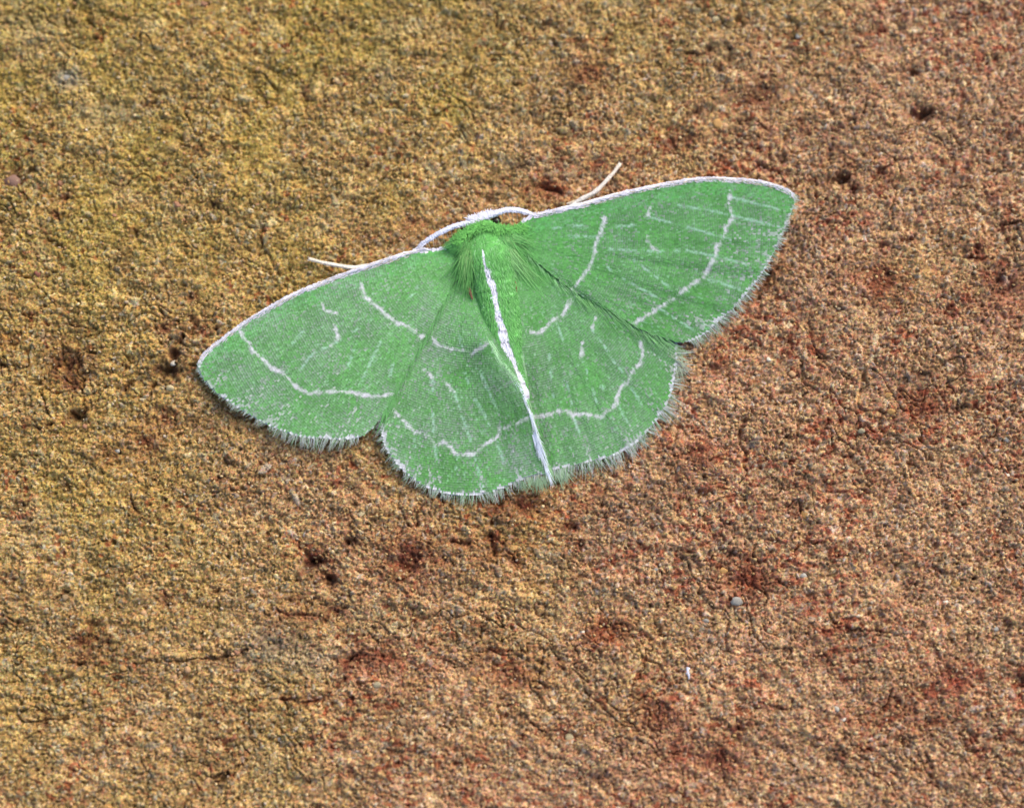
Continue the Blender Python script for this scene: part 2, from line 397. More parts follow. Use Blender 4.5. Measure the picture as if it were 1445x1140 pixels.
redness = np.clip((px - 350) / 900 + (py - 300) / 1500 + .8 * fbm(px / 190, py / 190, 201, 3), 0, 1)
pick_r = hash2(np.floor(idd * 9999), np.floor(kk * 9999), 5) < redness
mix_ = redness[..., None]
mean_ = s2l(172, 148, 84) * (1 - mix_) + s2l(186, 148, 118) * mix_
col = np.where(pick_r[..., None], pick(idd, PW_RED), pick(idd, PW_YEL))
col = col * .5 + mean_ * .5
# cement between the grains
cem = np.where(redness[..., None] > .5, s2l(134, 90, 60), s2l(128, 100, 52))
gap = np.clip((0.6 - hh) / 1.5, 0, 1)[..., None] * .6
col = col * (1 - gap) + cem * gap
# patches of tint
olive = np.clip(fbm(px / 70, py / 70, 211, 3) * 1.5 + .9 - redness * .9 - (px + 1.2 * py) / 1100, 0, 1)[..., None]
col = col * (1 - .4 * olive) + s2l(164, 142, 58) * .4 * olive
rust = np.clip(fbm(px / 34, py / 24, 221, 3) * 3.2 - .95 + .5 * redness, 0, 1)[..., None]
col = col * (1 - .28 * rust) + s2l(146, 90, 60) * .28 * rust
fleck = np.clip(fbm(px / 9, py / 7, 225, 3) * 6 - 1.95 + 1.25 * redness, 0, 1)[..., None] * np.clip(fbm(px / 80, py / 60, 227, 2) * 3 + .45, .1, 1)[..., None]
col = col * (1 - .7 * fleck) + s2l(146, 62, 36) * .7 * fleck
pale = np.clip(fbm(px / 55, py / 40, 231, 3) * 2.6 - .7, 0, 1)[..., None]
col = col * (1 - .3 * pale) + s2l(205, 180, 130) * .3 * pale
umb = np.clip(fbm(px / 26, py / 15, 241, 3) * 3 - .9, 0, 1)[..., None]
col = col * (1 - .4 * umb) + s2l(92, 70, 36) * .4 * umb
nj = fbm(px / 12, py / 12, 251, 2)
for sx, sy, rx, ry, sc_, stg in STAINS_SHADE:
    m = (np.abs(px - sx) < rx * 2.2) & (np.abs(py - sy) < ry * 2.2)
    g = np.exp(-(((px[m] - sx) / rx) ** 2 + ((py[m] - sy) / ry) ** 2) * (1 + 1.2 * nj[m])) * stg
    col[m] = col[m] * (1 - g[:, None]) + sc_ * g[:, None]
col = col * (1 - .7 * red[..., None]) + s2l(138, 62, 40) * .7 * red[..., None]
col = col * (1 - .72 * dark[..., None]) + s2l(52, 30, 20) * .72 * dark[..., None]
val = .97 + .35 * (kk - .5) + .35 * fbm(px / 3.1, py / 3.1, 261, 1) + .34 * fbm(px / 42, py / 26, 263, 3) - .30 * np.clip(fbm(px / 13, py / 8, 265, 2) * 3 - .75, 0, 1)
col = col * val[..., None]

verts = np.stack([X, Y, Z * S], -1).reshape(-1, 3)
ii = np.arange(nY - 1)[:, None] * nX + np.arange(nX - 1)[None, :]
faces = np.stack([ii, ii + 1, ii + nX + 1, ii + nX], -1).reshape(-1, 4)
slab_me = make_mesh('stone_slab', verts, faces, col.reshape(-1, 3), True, M_stone)
slab = obj('stone_slab', slab_me, kind='structure', label='rough ochre and rust coloured sandstone slab under the moth')
# the block beneath the surface
zb = -1.6
x0, x1, y0, y1 = gx[0], gx[-1], gy[0], gy[-1]
def hstone(x, y):
    """height of the stone in photograph pixels at photograph pixel (x, y)"""
    w_ = P(np.array([[x, y, 0]]))[0]
    j = int(np.clip(np.searchsorted(gx, w_[0]), 1, nX - 2)); i = int(np.clip(np.searchsorted(gy, w_[1]), 1, nY - 2))
    return float(Z[i, j])
ring = np.concatenate([np.arange(nX), np.arange(1, nY) * nX + nX - 1, (nY - 1) * nX + np.arange(nX - 2, -1, -1), np.arange(nY - 2, 0, -1) * nX])
rv = verts[ring]; lv = rv.copy(); lv[:, 2] = zb
n = len(ring); k = np.arange(n)
sf = np.stack([k, k + n, (k + 1) % n + n, (k + 1) % n], 1)
obj('block_side', make_mesh('block_side', np.vstack([rv, lv]), sf, np.tile(s2l(150, 112, 62), (2 * n, 1)), True, M_stone), slab)
print('slab', time.time() - T0)

# grains that stand out singly
def ico(sub):
    import bmesh
    bm = bmesh.new(); bmesh.ops.create_icosphere(bm, subdivisions=sub, radius=1)
    v = np.array([x.co[:] for x in bm.verts]); f = np.array([[q.index for q in p.verts] for p in bm.faces]); bm.free()
    return v, f
IV1, IF1 = ico(1); IV2, IF2 = ico(2)
GCOL = [s2l(176, 168, 152), s2l(196, 176, 130), s2l(150, 122, 84), s2l(214, 202, 178), s2l(140, 84, 62), s2l(186, 140, 78),
        s2l(152, 146, 134), s2l(164, 116, 84), s2l(74, 54, 46), s2l(196, 152, 106), s2l(132, 98, 80), s2l(150, 138, 108)]
gm = []
for i, c in enumerate(GCOL):
    v = IV2.copy()
    for _ in range(7):                                      # broken faces
        d = rng.normal(size=3); d /= np.linalg.norm(d)
        lim = rng.uniform(.55, .85); t = v @ d
        v = v - np.clip(t - lim, 0, None)[:, None] * d
    v *= (1 + .05 * rng.normal(size=(len(v), 1)))
    gm.append(make_mesh('grain', v, IF2, np.tile(c, (len(v), 1)) * (1 + .1 * rng.normal(size=(len(v), 1))), True, M_grain))
NAMED = [(1040, 848, 10, 7, 6), (93, 111, 9, 6, 0), (17, 257, 14, 11, 10), (233, 522, 10, 13, 8), (245, 513, 6, 5, 3), (1013, 175, 9, 8, 5),
         (996, 876, 6, 4, 6), (1334, 850, 5, 5, 3), (1405, 887, 5, 5, 6), (165, 636, 5, 4, 0), (1216, 608, 6, 5, 11), (1133, 813, 6, 5, 0),
         (822, 892, 4, 4, 3), (925, 804, 5, 3, 6), (1084, 507, 5, 4, 3), (1180, 612, 6, 5, 1), (726, 282, 5, 5, 9), (823, 230, 7, 5, 5),
         (1350, 985, 7, 6, 4), (1190, 1015, 5, 4, 3), (394, 1042, 6, 5, 0), (1178, 990, 6, 5, 5), (1205, 253, 7, 8, 7), (120, 183, 5, 4, 3),
         (392, 66, 5, 5, 11), (245, 955, 6, 6, 9), (254, 955, 5, 5, 1), (1420, 670, 6, 5, 3), (1180, 1000, 5, 4, 0), (501, 1045, 8, 6, 7),
         (1128, 52, 7, 5, 6), (1290, 45, 6, 5, 3), (1010, 28, 7, 5, 1), (1420, 620, 5, 5, 0), (900, 560, 1, 1, 0)][:-1]
MPOLY = np.array([(600, 335), (540, 355), (440, 390), (340, 440), (275, 495), (272, 530), (310, 570), (380, 615), (450, 635), (530, 640), (560, 680), (620, 708), (690, 708), (780, 690), (850, 665),
                  (930, 625), (965, 560), (975, 495), (1010, 475), (1080, 415), (1120, 330), (1130, 275), (1080, 248), (980, 243), (860, 265), (760, 295), (690, 295)], float)
def on_moth(x, y):
    a_, b_ = MPOLY, np.roll(MPOLY, -1, 0)
    c_ = (a_[:, 1] > y) != (b_[:, 1] > y)
    xi = a_[:, 0] + (y - a_[:, 1]) / np.where(b_[:, 1] == a_[:, 1], 1e-9, b_[:, 1] - a_[:, 1]) * (b_[:, 0] - a_[:, 0])
    return bool(((c_) & (x < xi)).sum() % 2)
grains = [(x, y, a, b_, k) for x, y, a, b_, k in NAMED]
while len(grains) < 170:
    x, y = rng.uniform(-10, 1455), rng.uniform(-10, 1150)
    if on_moth(x, y): continue
    r = rng.uniform(4.2, 7.0) * (1.15 if rng.random() < .12 else 1)
    grains.append((x, y, r, r * rng.uniform(.6, .95), int(rng.choice([1, 2, 5, 7, 9, 11, 4, 10], p=[.12, .24, .18, .18, .14, .08, .04, .02]))))
for x, y, a, b_, k in grains:
    z = hstone(x, y)
    o = obj('grain', gm[k], slab)
    o.location = P([[x, y, z - b_ * .35]])[0]
    o.rotation_euler = (rng.uniform(-.4, .4), rng.uniform(-.4, .4), rng.uniform(-.7, .7))
    o.scale = (a * S, b_ * S, min(a, b_) * .75 * S)

# smaller grains, thousands: one mass
NS = 9000
sxp = np.stack([rng.uniform(-40, 1485, NS), rng.uniform(-40, 1180, NS)], 1)
keep = np.array([not on_moth(*p) for p in sxp]); sxp = sxp[keep]; NS = len(sxp)
zz = np.array([hstone(*p) for p in sxp])
rr = rng.uniform(1.4, 3.0, NS)
base = IV1[None] * (1 + .16 * rng.normal(size=(NS, 12, 1)))
base = base * np.stack([rr * rng.uniform(.8, 1.3, NS), rr * rng.uniform(.6, 1, NS), rr * rng.uniform(.6, 1, NS)], -1)[:, None, :]
th = rng.uniform(-1.2, 1.2, NS); c_, s_ = np.cos(th)[:, None], np.sin(th)[:, None]
bx, by = base[..., 0] * c_ - base[..., 1] * s_, base[..., 0] * s_ + base[..., 1] * c_
wp = P(np.column_stack([sxp, zz + .2 * rr]))
V = wp[:, None, :] + np.stack([bx, by, base[..., 2]], -1) * S
F = (np.arange(NS)[:, None, None] * 12 + IF1[None]).reshape(-1, 3)
rd_ = np.clip((sxp[:, 0] - 350) / 900 + (sxp[:, 1] - 300) / 1500, 0, 1)
hs_ = rng.random(NS)
gc = .5 * s2l(178, 142, 96) + .5 * np.where((rng.random(NS) < rd_)[:, None], pick(hs_, PW_RED), pick(hs_, PW_YEL)) * rng.uniform(.75, 1.2, (NS, 1))
obj('sand_grains', make_mesh('sand_grains', V.reshape(-1, 3), F, np.repeat(gc, 12, 0), False, M_grain), slab, kind='stuff')
print('grains', time.time() - T0)

# ------------------------------------------------------------------ the moth
base_pt = P([[700, 470, 0]])[0]
moth = bpy.data.objects.new('moth', None); sc.collection.objects.link(moth)
moth.location = base_pt; moth.empty_display_size = .2
moth['label'] = 'green moth with wavy white lines across its four spread wings, resting flat on the stone'
moth['category'] = 'moth'

def mpart(name, v, f, col, mat, parent=None, kind=None, smooth=True, label=None):
    return obj(name, make_mesh(name, P(v) - base_pt, f, col, smooth, mat), parent or moth, kind, label)

G_DEEP, G_MID, G_LITE = s2l(54, 110, 42), s2l(88, 156, 72), s2l(120, 186, 104)
G_YEL = s2l(100, 178, 82)
GREY, WHITE, MINT = s2l(160, 158, 160), s2l(236, 230, 240), s2l(172, 222, 184)
CREAM = s2l(228, 220, 200)

LFW = dict(root=(664, 352), costa_n=10, out=[(652, 342), (638, 344), (620, 350), (586, 352.5), (541, 366.5), (499, 380.5), (456, 396), (414, 413.5), (381, 431), (344, 453.5),
            (310, 479), (289, 497), (280, 509), (279, 522), (286, 534), (302, 552), (325, 569), (353, 586), (378, 600), (406, 611), (430, 617), (457, 619),
            (485, 620), (507, 617), (524, 606), (540, 584), (552, 563), (569, 527), (597, 479), (614, 446), (640, 400), (655, 372)],
           i_apex=12, i_torn=23,
           lines=[([(510, 402), (514, 418), (529, 431), (543, 442), (558, 454), (577, 462), (598, 476)], 3.4),
                  ([(340, 469), (358, 496), (381, 517), (403, 529), (417, 545), (437, 555), (468, 552), (493, 553), (521, 559), (545, 558), (552, 555)], 3.1),
                  ([(453, 428), (458, 438), (473, 442)], 2.6), ([(473, 458), (477, 476), (468, 488)], 2.4)],
           veins=[[(469, 487), (440, 501), (423, 524)], [(474, 484), (524, 451)], [(537, 482), (521, 515), (508, 543)], [(428, 468), (410, 488)],
                  [(502, 488), (490, 520)], [(555, 512), (550, 530)], [(590, 405), (575, 425)]],
           z=lambda r, a: None)
RFW = dict(root=(716, 336), costa_n=10, out=[(722, 322), (736, 312), (753, 302), (795, 293), (820, 287), (869, 273), (906, 264.5), (943, 257), (977, 251.5), (1011, 250),
            (1053, 252), (1085, 257), (1110, 266), (1122, 276), (1121, 288), (1112, 311), (1102, 335), (1090, 360), (1075, 387), (1056, 411.5), (1036, 434), (1011, 456),
            (992, 473), (972, 482), (952, 482), (926, 474), (901, 463), (869, 443.5), (820, 417), (807, 409), (765, 375), (735, 350)],
           i_apex=13, i_torn=23,
           lines=[([(853, 308), (850, 323), (841, 345), (838, 361), (831, 380), (819, 394), (806, 409)], 3.6),
                  ([(1030, 270), (1029, 291), (1034, 305), (1024, 323), (1022, 336), (1010, 348), (1009, 362), (1000, 380), (994, 391), (967, 407), (943, 426), (918, 442), (896, 456)], 3.2),
                  ([(918, 288), (914, 305)], 2.4), ([(913, 334), (917, 344), (926, 354)], 2.4)],
           veins=[[(914, 305), (948, 315), (1007, 331), (1030, 338)], [(860, 352), (926, 355), (967, 354), (1009, 362), (1100, 385)], [(957, 290), (1016, 300), (1102, 321)],
                  [(894, 367), (948, 408)], [(857, 378), (884, 396), (926, 419)], [(800, 333), (850, 335)], [(870, 320), (900, 318)], [(1020, 275), (1100, 296)],
                  [(1000, 395), (1050, 410)], [(930, 435), (985, 470)], [(780, 322), (830, 318)]], z=None)
LHW = dict(root=(668, 372), costa_n=3, out=[(652, 378), (622, 400), (588, 450), (560, 498), (540, 545), (534, 580), (537, 600), (541, 624), (552, 644), (569, 664), (594, 683), (623, 695.5),
            (648, 699), (677, 698), (704, 691), (729, 680), (746, 673), (764, 669), (774, 672), (773, 660), (765, 636), (753, 597), (740, 560), (725, 533), (703.5, 506), (684, 469),
            (668, 432), (664, 405), (667, 385)],
           i_apex=6, i_torn=17,
           lines=[([(604, 466), (607, 472), (618, 487), (635, 493), (652, 494), (667, 499), (680, 490), (690, 485)], 3.0),
                  ([(557, 581), (569, 592), (584, 609), (603, 614), (615, 627), (626, 623), (638, 634), (645, 641), (667, 641), (680, 629), (699, 619), (707, 605), (724, 601), (744, 590)], 2.6),
                  ([(599, 522), (611, 533)], 2.6), ([(628, 538), (640, 551)], 2.4)],
           veins=[[(611, 533), (610, 563), (612, 610)], [(640, 550), (648, 575), (665, 624)], [(656, 526), (667, 558), (680, 578), (690, 600)], [(677, 523), (690, 553), (703, 582)],
                  [(645, 642), (644, 662)], [(670, 642), (674, 660), (681, 688)], [(613, 628), (617, 652)], [(700, 620), (711, 652)], [(648, 470), (652, 490)], [(585, 610), (586, 650)],
                  [(680, 490), (672, 470)]], z=None)
RHW = dict(root=(722, 366), costa_n=3, out=[(730, 342), (775, 352), (825, 385), (875, 420), (925, 450), (952, 478), (955, 500), (955, 515), (951, 540), (945, 561), (933, 584), (917, 604), (898, 625),
            (878, 637), (860, 645), (837, 650), (814, 655), (793, 660), (781, 664), (775, 668), (768, 641), (757, 613), (746, 581), (741, 554), (737.5, 508), (736, 470), (733, 430), (726, 395)],
           i_apex=6, i_torn=18,
           lines=[([(744, 465), (750, 469), (764, 469), (775, 458), (784, 450), (796, 442), (803, 425)], 3.2),
                  ([(755, 587), (768, 588), (787, 580), (800, 580), (809, 586), (828, 584), (848, 589), (860, 577), (871, 570), (871, 559), (876, 546), (887, 539), (890, 527), (903, 513), (907, 498), (904, 481)], 3.0),
                  ([(840, 449), (835, 463)], 2.6), ([(822, 484), (820, 504)], 2.8)],
           veins=[[(835, 464), (857, 495), (861, 503), (878, 524)], [(820, 504), (830, 530), (842, 568)], [(786, 456), (798, 492)], [(775, 500), (781, 561)], [(800, 540), (807, 572)],
                  [(848, 545), (858, 554)], [(849, 590), (852, 598)], [(809, 587), (819, 616)], [(872, 571), (885, 595)], [(889, 545), (905, 570)]], z=None)

def wing_surface(Wd, N_step=2.2, M=110):
    root = np.array(Wd['root'], float)
    out = catmull(Wd['out'], N_step)
    # fraction of the outline index at apex and tornus
    return root, out

INNER = {'LFW': [(655, 372), (640, 400), (614, 446), (597, 479), (569, 527), (552, 563), (524, 606)],
         'RFW': [(735, 350), (765, 375), (807, 409), (869, 443), (901, 463), (926, 474), (952, 482), (985, 478)]}
def hind_z(which, x, y):
    if which[0] == 'L':
        q = np.hypot(x - 668, y - 372) / 330
        return (17 * (1 - q) + 8 * q + 3 * np.sin(np.pi * np.clip(q, 0, 1))
                + 19 * np.exp(-(polydist(x, y, [(664, 400), (684, 469), (704, 506), (725, 533), (740, 560), (753, 597), (765, 636), (773, 670)]) / 38) ** 1.6) * np.clip((y - 392) / 90, 0, 1) * np.clip((760 - y) / 200, .4, 1))
    q = np.hypot(x - 722, y - 366) / 300
    return 22 * (1 - q) + 11 * q + 2 * np.sin(np.pi * np.clip(q, 0, 1)) + 8 * np.exp(-(polydist(x, y, [(730, 400), (735, 450), (737, 500)]) / 30) ** 2) - 3 * np.exp(-(polydist(x, y, [(741, 554), (757, 613), (775, 668)]) / 16) ** 2)

def zprofile(which):
    if which == 'LFW':
        def f(x, y, r, q):
            z = 30 * (1 - q) + 12 * q + 4 * np.sin(np.pi * np.clip(q, 0, 1))
            z = z - 3.0 * np.exp(-(polydist(x, y, [(620, 350), (500, 381), (381, 431), (310, 479)]) / 26) ** 2)
            w = np.exp(-(polydist(x, y, INNER['LFW']) / 90) ** 2)
            return z * (1 - w) + (hind_z('L', x, y) + 3.0) * w
        return f
    if which == 'RFW':
        def f(x, y, r, q):
            z = 30 * (1 - q) + 15 * q + 4 * np.sin(np.pi * np.clip(q, 0, 1))
            z = z - 1.5 * np.exp(-(polydist(x, y, [(753, 302), (869, 273), (1011, 250), (1110, 266)]) / 26) ** 2)
            w = np.exp(-(polydist(x, y, INNER['RFW']) / 105) ** 2)
            return z * (1 - w) + (hind_z('R', x, y) + 3.0) * w
        return f
    return lambda x, y, r, q: hind_z(which[0], x, y)

def pleat(x, y, root, r, seed, amp):
    """shallow folds that run out along the veins and deepen towards the margin"""
    a = np.arctan2(y - root[1], x - root[0])
    rr_ = np.hypot(x - root[0], y - root[1])
    g = vnoise(a * 17, rr_ * .004, seed) + .25 * vnoise(a * 36, rr_ * .006, seed + 3)
    return amp * g * np.clip(r, 0, 1) ** 1.2 + .9 * fbm(x / 40, y / 40, seed + 9, 2)

def wing_colour(x, y, Wd, r, jit, which, is_scale=True):
    n_ = len(x)
    root = np.array(Wd['root'])
    a = np.arctan2(y - root[1], x - root[0])
    rr_ = np.hypot(x - root[0], y - root[1])
    u = jit
    c = G_MID[None] * (.78 + .44 * u[:, None])
    t = np.clip(fbm(x / 26, y / 26, 301, 3) + .35, 0, 1)[:, None]
    c = c * (1 - .45 * t) + G_DEEP * .45 * t
    h2_ = rng.random(n_)
    grey_p = .05 + .22 * np.clip(vnoise(a * 26, rr_ * .012, 311) * 2, -.4, 1) * np.clip(r * 2 - .7, 0, 1) + .18 * fbm(x / 30, y / 30, 317, 2)
    g = h2_ < grey_p
    c[g] = c[g] * .55 + GREY * .45 * rng.uniform(.7, 1.05, (g.sum(), 1))
    m = h2_ > .97
    c[m] = c[m] * .75 + MINT * .25
    # fresher, yellower green towards the body
    yb = np.exp(-(rr_ / 85) ** 2)[:, None] * .6
    c = c * (1 - yb) + G_YEL * (.75 + .4 * rng.random((n_, 1))) * yb
    # pale streaks that reach in from the outer margin
    op = np.array(catmull(Wd['out'], 3.0))
    i0 = int(len(op) * 0); 
    edge = catmull(Wd['out'][Wd['i_apex'] - 1: Wd['i_torn'] + 1], 6.0)
    de = polydist(x, y, edge)
    st = np.clip(vnoise(a * 30, rr_ * .004, 331) * 2.6 + .1, 0, 1) * np.exp(-(de / (30 if which.endswith('FW') else 18)) ** 1.5)
    m = rng.random(n_) < st * .62
    c[m] = c[m] * .4 + s2l(188, 190, 188) * .6
    # white margin with small teeth where the veins end
    tooth = np.clip(vnoise(a * 22, a * 0, 341) * 3.4, 0, 1)
    m = de < (2.6 + 5.5 * tooth * rng.random(n_)) + 1.2 * rng.random(n_)
    c[m] = c[m] * .25 + WHITE * .75 * rng.uniform(.72, 1, (m.sum(), 1))
    if which.endswith('FW'):
        cp = catmull(Wd['out'][1: Wd['i_apex'] + 1], 6.0)
        dc = polydist(x, y, cp)
        m = dc < 3.5 + 2.0 * rng.random(n_)
        c[m] = WHITE * rng.uniform(.8, 1.0, (m.sum(), 1))
        m2 = (dc >= 3.5) & (dc < 26) & (rng.random(n_) < .5)
        c[m2] = c[m2] * .55 + s2l(96, 182, 92) * .45
    return c

def lay_lines(c, x, y, Wd, seed):
    """white cross lines, discal marks and pale vein threads"""
    wv = np.zeros_like(x)
    for k_, v in enumerate(Wd['veins']):
        d = polydist(x, y, catmull(v, 4.0))
        br = np.clip(vnoise(x / 5.0, y / 5.0, 351 + k_) * 5 + .9, 0, 1)
        wv = np.maximum(wv, np.clip(1.7 - d - 1.2 * vnoise(x / 2.5, y / 2.5, 353), 0, 1) * br)
    c = c * (1 - .62 * wv[:, None]) + s2l(176, 214, 192) * .62 * wv[:, None]
    wob = 4.2 * fbm(x / 4.6, y / 4.6, 361, 2) + 2.6 * vnoise(x / 1.9, y / 1.9, 363)
    wl = np.zeros_like(x)
    for pts, hw in Wd['lines']:
        d = polydist(x, y, pts) + wob
        thin = .8 + .5 * (vnoise(x / 11, y / 11, 367) + .2)
        wl = np.maximum(wl, np.clip((hw * .64 * thin - d) / 1.6 + .5, 0, 1))
    wl = wl * np.clip(.85 + 1.3 * vnoise(x / 2.8, y / 2.8, 371), .2, 1)
    return c * (1 - .78 * wl[:, None]) + s2l(226, 218, 228) * .78 * wl[:, None]

def build_wing(which, Wd, seed, amp, lift=0.0, th=1.1, scale_z=0.8, label=None):
    root, out = wing_surface(Wd)
    N = len(out); M = 100
    zf = zprofile(which)
    QL = float(np.hypot(out[:, 0] - root[0], out[:, 1] - root[1]).max())
    rs = np.linspace(0.02, 1, M)
    PX = root[0] + rs[:, None] * (out[:, 0] - root[0])[None]
    PY = root[1] + rs[:, None] * (out[:, 1] - root[1])[None]
    R = np.broadcast_to(rs[:, None], PX.shape)
    def z_at(x, y, r):
        return zf(x, y, r, np.hypot(x - root[0], y - root[1]) / QL) + pleat(x, y, root, r, seed, amp) + lift
    ZZ = z_at(PX, PY, R)
    top = np.stack([PX, PY, ZZ], -1).reshape(-1, 3)
    bot = top.copy(); bot[:, 2] -= th
    i_ = np.arange(M - 1)[:, None] * N + np.arange(N - 1)[None]
    ft = np.stack([i_, i_ + N, i_ + N + 1, i_ + 1], -1).reshape(-1, 4)
    nb = len(top)
    fb = ft[:, ::-1] + nb
    e = (M - 1) * N + np.arange(N - 1)
    fr = np.stack([e, e + nb, e + 1 + nb, e + 1], -1)
    l0 = np.arange(M - 1) * N; l1 = l0 + N - 1
    fs = np.vstack([np.stack([l0, l0 + nb, l0 + N + nb, l0 + N], -1), np.stack([l1, l1 + N, l1 + N + nb, l1 + nb], -1)])
    c = wing_colour(PX.ravel(), PY.ravel(), Wd, R.ravel(), rng.random(PX.size), which)
    c = c * .6 + GREY * .25 + G_DEEP * .12
    c = lay_lines(c, PX.ravel(), PY.ravel(), Wd, seed)
    w = mpart('forewing' if which.endswith('FW') else 'hindwing', np.vstack([top, bot]), np.vstack([ft, fb, fr, fs]), np.vstack([c, c * .8]), M_wing, label=label)
    # overlapping scales in cross rows
    op = out; dist = np.hypot(op[:, 0] - root[0], op[:, 1] - root[1])
    seg = np.hypot(*np.diff(op, axis=0).T); cum = np.concatenate([[0], np.cumsum(seg)])
    pts = []
    rad = 7.0; kx = 0
    ang = np.unwrap(np.arctan2(op[:, 1] - root[1], op[:, 0] - root[0]))
    while rad < dist.max():
        # parameter along outline at which the arc spacing is constant
        da = np.abs(np.diff(ang)); ca_ = np.concatenate([[0], np.cumsum(da)])
        nn = max(2, int(ca_[-1] * rad / 2.55))
        tq = (np.arange(nn) + .5 * (kx % 2) + .35 * rng.random(nn)) / nn * ca_[-1]
        idx = np.interp(tq, ca_, np.arange(N))
        ox = np.interp(idx, np.arange(N), op[:, 0]); oy = np.interp(idx, np.arange(N), op[:, 1])
        dd = np.hypot(ox - root[0], oy - root[1])
        rj = rad + .16 * rng.normal(size=nn) + 1.1 * vnoise(idx / 7, rad * .05 + idx * 0, 77)
        r_ = rj / dd
        ok = r_ < .992
        pts.append(np.stack([root[0] + r_ * (ox - root[0]), root[1] + r_ * (oy - root[1]), r_, (ox - root[0]) / dd, (oy - root[1]) / dd], -1)[ok])
        rad += 3.4; kx += 1
    pts = np.vstack(pts); n_ = len(pts)
    x, y, r_, dx, dy = pts.T
    z = z_at(x, y, r_)
    an = np.arctan2(dy, dx) + rng.normal(0, .07, n_)
    dx, dy = np.cos(an), np.sin(an)
    Ls = rng.uniform(4.9, 5.7, n_); Ws = rng.uniform(2.6, 3.4, n_)
    lift0 = .15; tip = rng.uniform(.5, 1.25, n_) * scale_z
    prof = [(-.35, .28, 0), (.30, .5, .55), (.65, .36, 1.0)]
    vs = []
    for (f_, w_, zt) in prof:
        for sgn in (-1, 1):
            vs.append(np.stack([x + dx * Ls * f_ - dy * Ws * w_ * sgn, y + dy * Ls * f_ + dx * Ws * w_ * sgn, z + lift0 + tip * zt], -1))
    vs = np.stack(vs, 1)
    # keep the tips inside the wing
    b_ = np.arange(n_)[:, None] * 6
    fq = np.concatenate([b_ + np.array([0, 2, 3, 1])[None], b_ + np.array([2, 4, 5, 3])[None]], 0)
    cs = wing_colour(x, y, Wd, r_, rng.random(n_), which)
    # each scale pales to lilac grey at its free edge; how much varies over the wing
    pa = np.clip(.34 + .42 * fbm(x / 38, y / 38, seed + 31, 3) + .5 * vnoise(an * 14, r_ * 2, seed + 37) * r_ + rng.normal(0, .14, n_), .04, .85)
    pa = pa * np.clip(np.hypot(x - root[0], y - root[1]) / 90, .15, 1) * (.8 if which[0] == 'R' else 1)
    tipc = s2l(158, 156, 164)[None] * rng.uniform(.8, 1.15, (n_, 1))
    c6 = np.repeat(cs[:, None, :], 6, 1)
    for kq, wq in ((2, .35), (3, .35), (4, 1), (5, 1)):
        c6[:, kq] = cs * (1 - pa * wq)[:, None] + tipc * (pa * wq)[:, None]
    c6 = lay_lines(c6.reshape(-1, 3), vs[..., 0].ravel(), vs[..., 1].ravel(), Wd, seed)
    mpart('scales', vs.reshape(-1, 3), fq, c6, M_scale, w, kind='stuff')
    return w, root, out, z_at

def hairs(name, roots, dirs, length, width, col, parent=None, droop=0.0, curl=0.25, tipcol=None, kind='stuff', mat=None, segs=3):
    n_ = len(roots)
    dirs = dirs / np.linalg.norm(dirs, axis=1, keepdims=True)
    side = np.cross(dirs, [0, 0, 1.0]); side /= np.linalg.norm(side, axis=1, keepdims=True) + 1e-9
    upv = np.cross(side, dirs); upv *= np.sign(upv[:, 2:3] + 1e-9)
    cr = rng.normal(0, curl, n_)
    rings = []
    ts = np.linspace(0, 1, segs + 1)
    cols = []
    if tipcol is None: tipcol = col
    for t in ts:
        ctr = roots + dirs * (length * t)[:, None] + side * (cr * length * t * t)[:, None] + np.array([0, 0, -1.0]) * (droop * length * t * t)[:, None]
        w_ = width * (1 - .82 * t) * .5
        for so, uo in ((-1, 0), (0, .55), (1, 0)):
            rings.append(ctr + side * (w_ * so)[:, None] + upv * (w_ * uo)[:, None])
            cols.append(col * (1 - t) + tipcol * t)
    V = np.stack(rings, 1); Cc = np.stack(cols, 1)
    nv = 3 * (segs + 1)
    fl = []
    for s in range(segs):
        for kq in range(2):
            a_, b_ = s * 3 + kq, s * 3 + kq + 1
            fl.append([a_, b_, b_ + 3, a_ + 3])
    F = (np.arange(n_)[:, None, None] * nv + np.array(fl)[None]).reshape(-1, 4)
    return mpart(name, V.reshape(-1, 3), F, Cc.reshape(-1, 3), mat or M_hair, parent, kind)

def tube(path, radii, nseg=14, rough=0.0, seed=0, flat=1.0):
    p = np.asarray(path, float); n_ = len(p)
    t = np.gradient(p, axis=0); t /= np.linalg.norm(t, axis=1, keepdims=True)
    side = np.cross(t, [0, 0, 1.0]); side /= np.linalg.norm(side, axis=1, keepdims=True)
    up = np.cross(side, t)
    a_ = np.linspace(0, 2 * np.pi, nseg, endpoint=False)
    R = np.asarray(radii)[:, None] * (1 + rough * (rng.random((n_, nseg)) - .5))
    v = p[:, None] + side[:, None] * (R * np.cos(a_))[..., None] + up[:, None] * (R * np.sin(a_) * flat)[..., None]
    v = v.reshape(-1, 3)
    i_ = np.arange(n_ - 1)[:, None] * nseg + np.arange(nseg)[None]
    j_ = np.arange(n_ - 1)[:, None] * nseg + (np.arange(nseg)[None] + 1) % nseg
    f = np.stack([i_, j_, j_ + nseg, i_ + nseg], -1).reshape(-1, 4)
    v = np.vstack([v, p[:1], p[-1:]]); c0, c1 = len(v) - 2, len(v) - 1
    k_ = np.arange(nseg); kn = (k_ + 1) % nseg
    f = np.vstack([f, np.stack([k_ * 0 + c0, kn, k_, k_ * 0 + c0], -1)[:, [0, 1, 2, 2]], np.stack([k_ * 0 + c1, (n_ - 1) * nseg + k_, (n_ - 1) * nseg + kn, (n_ - 1) * nseg + kn], -1)])
    return v, f

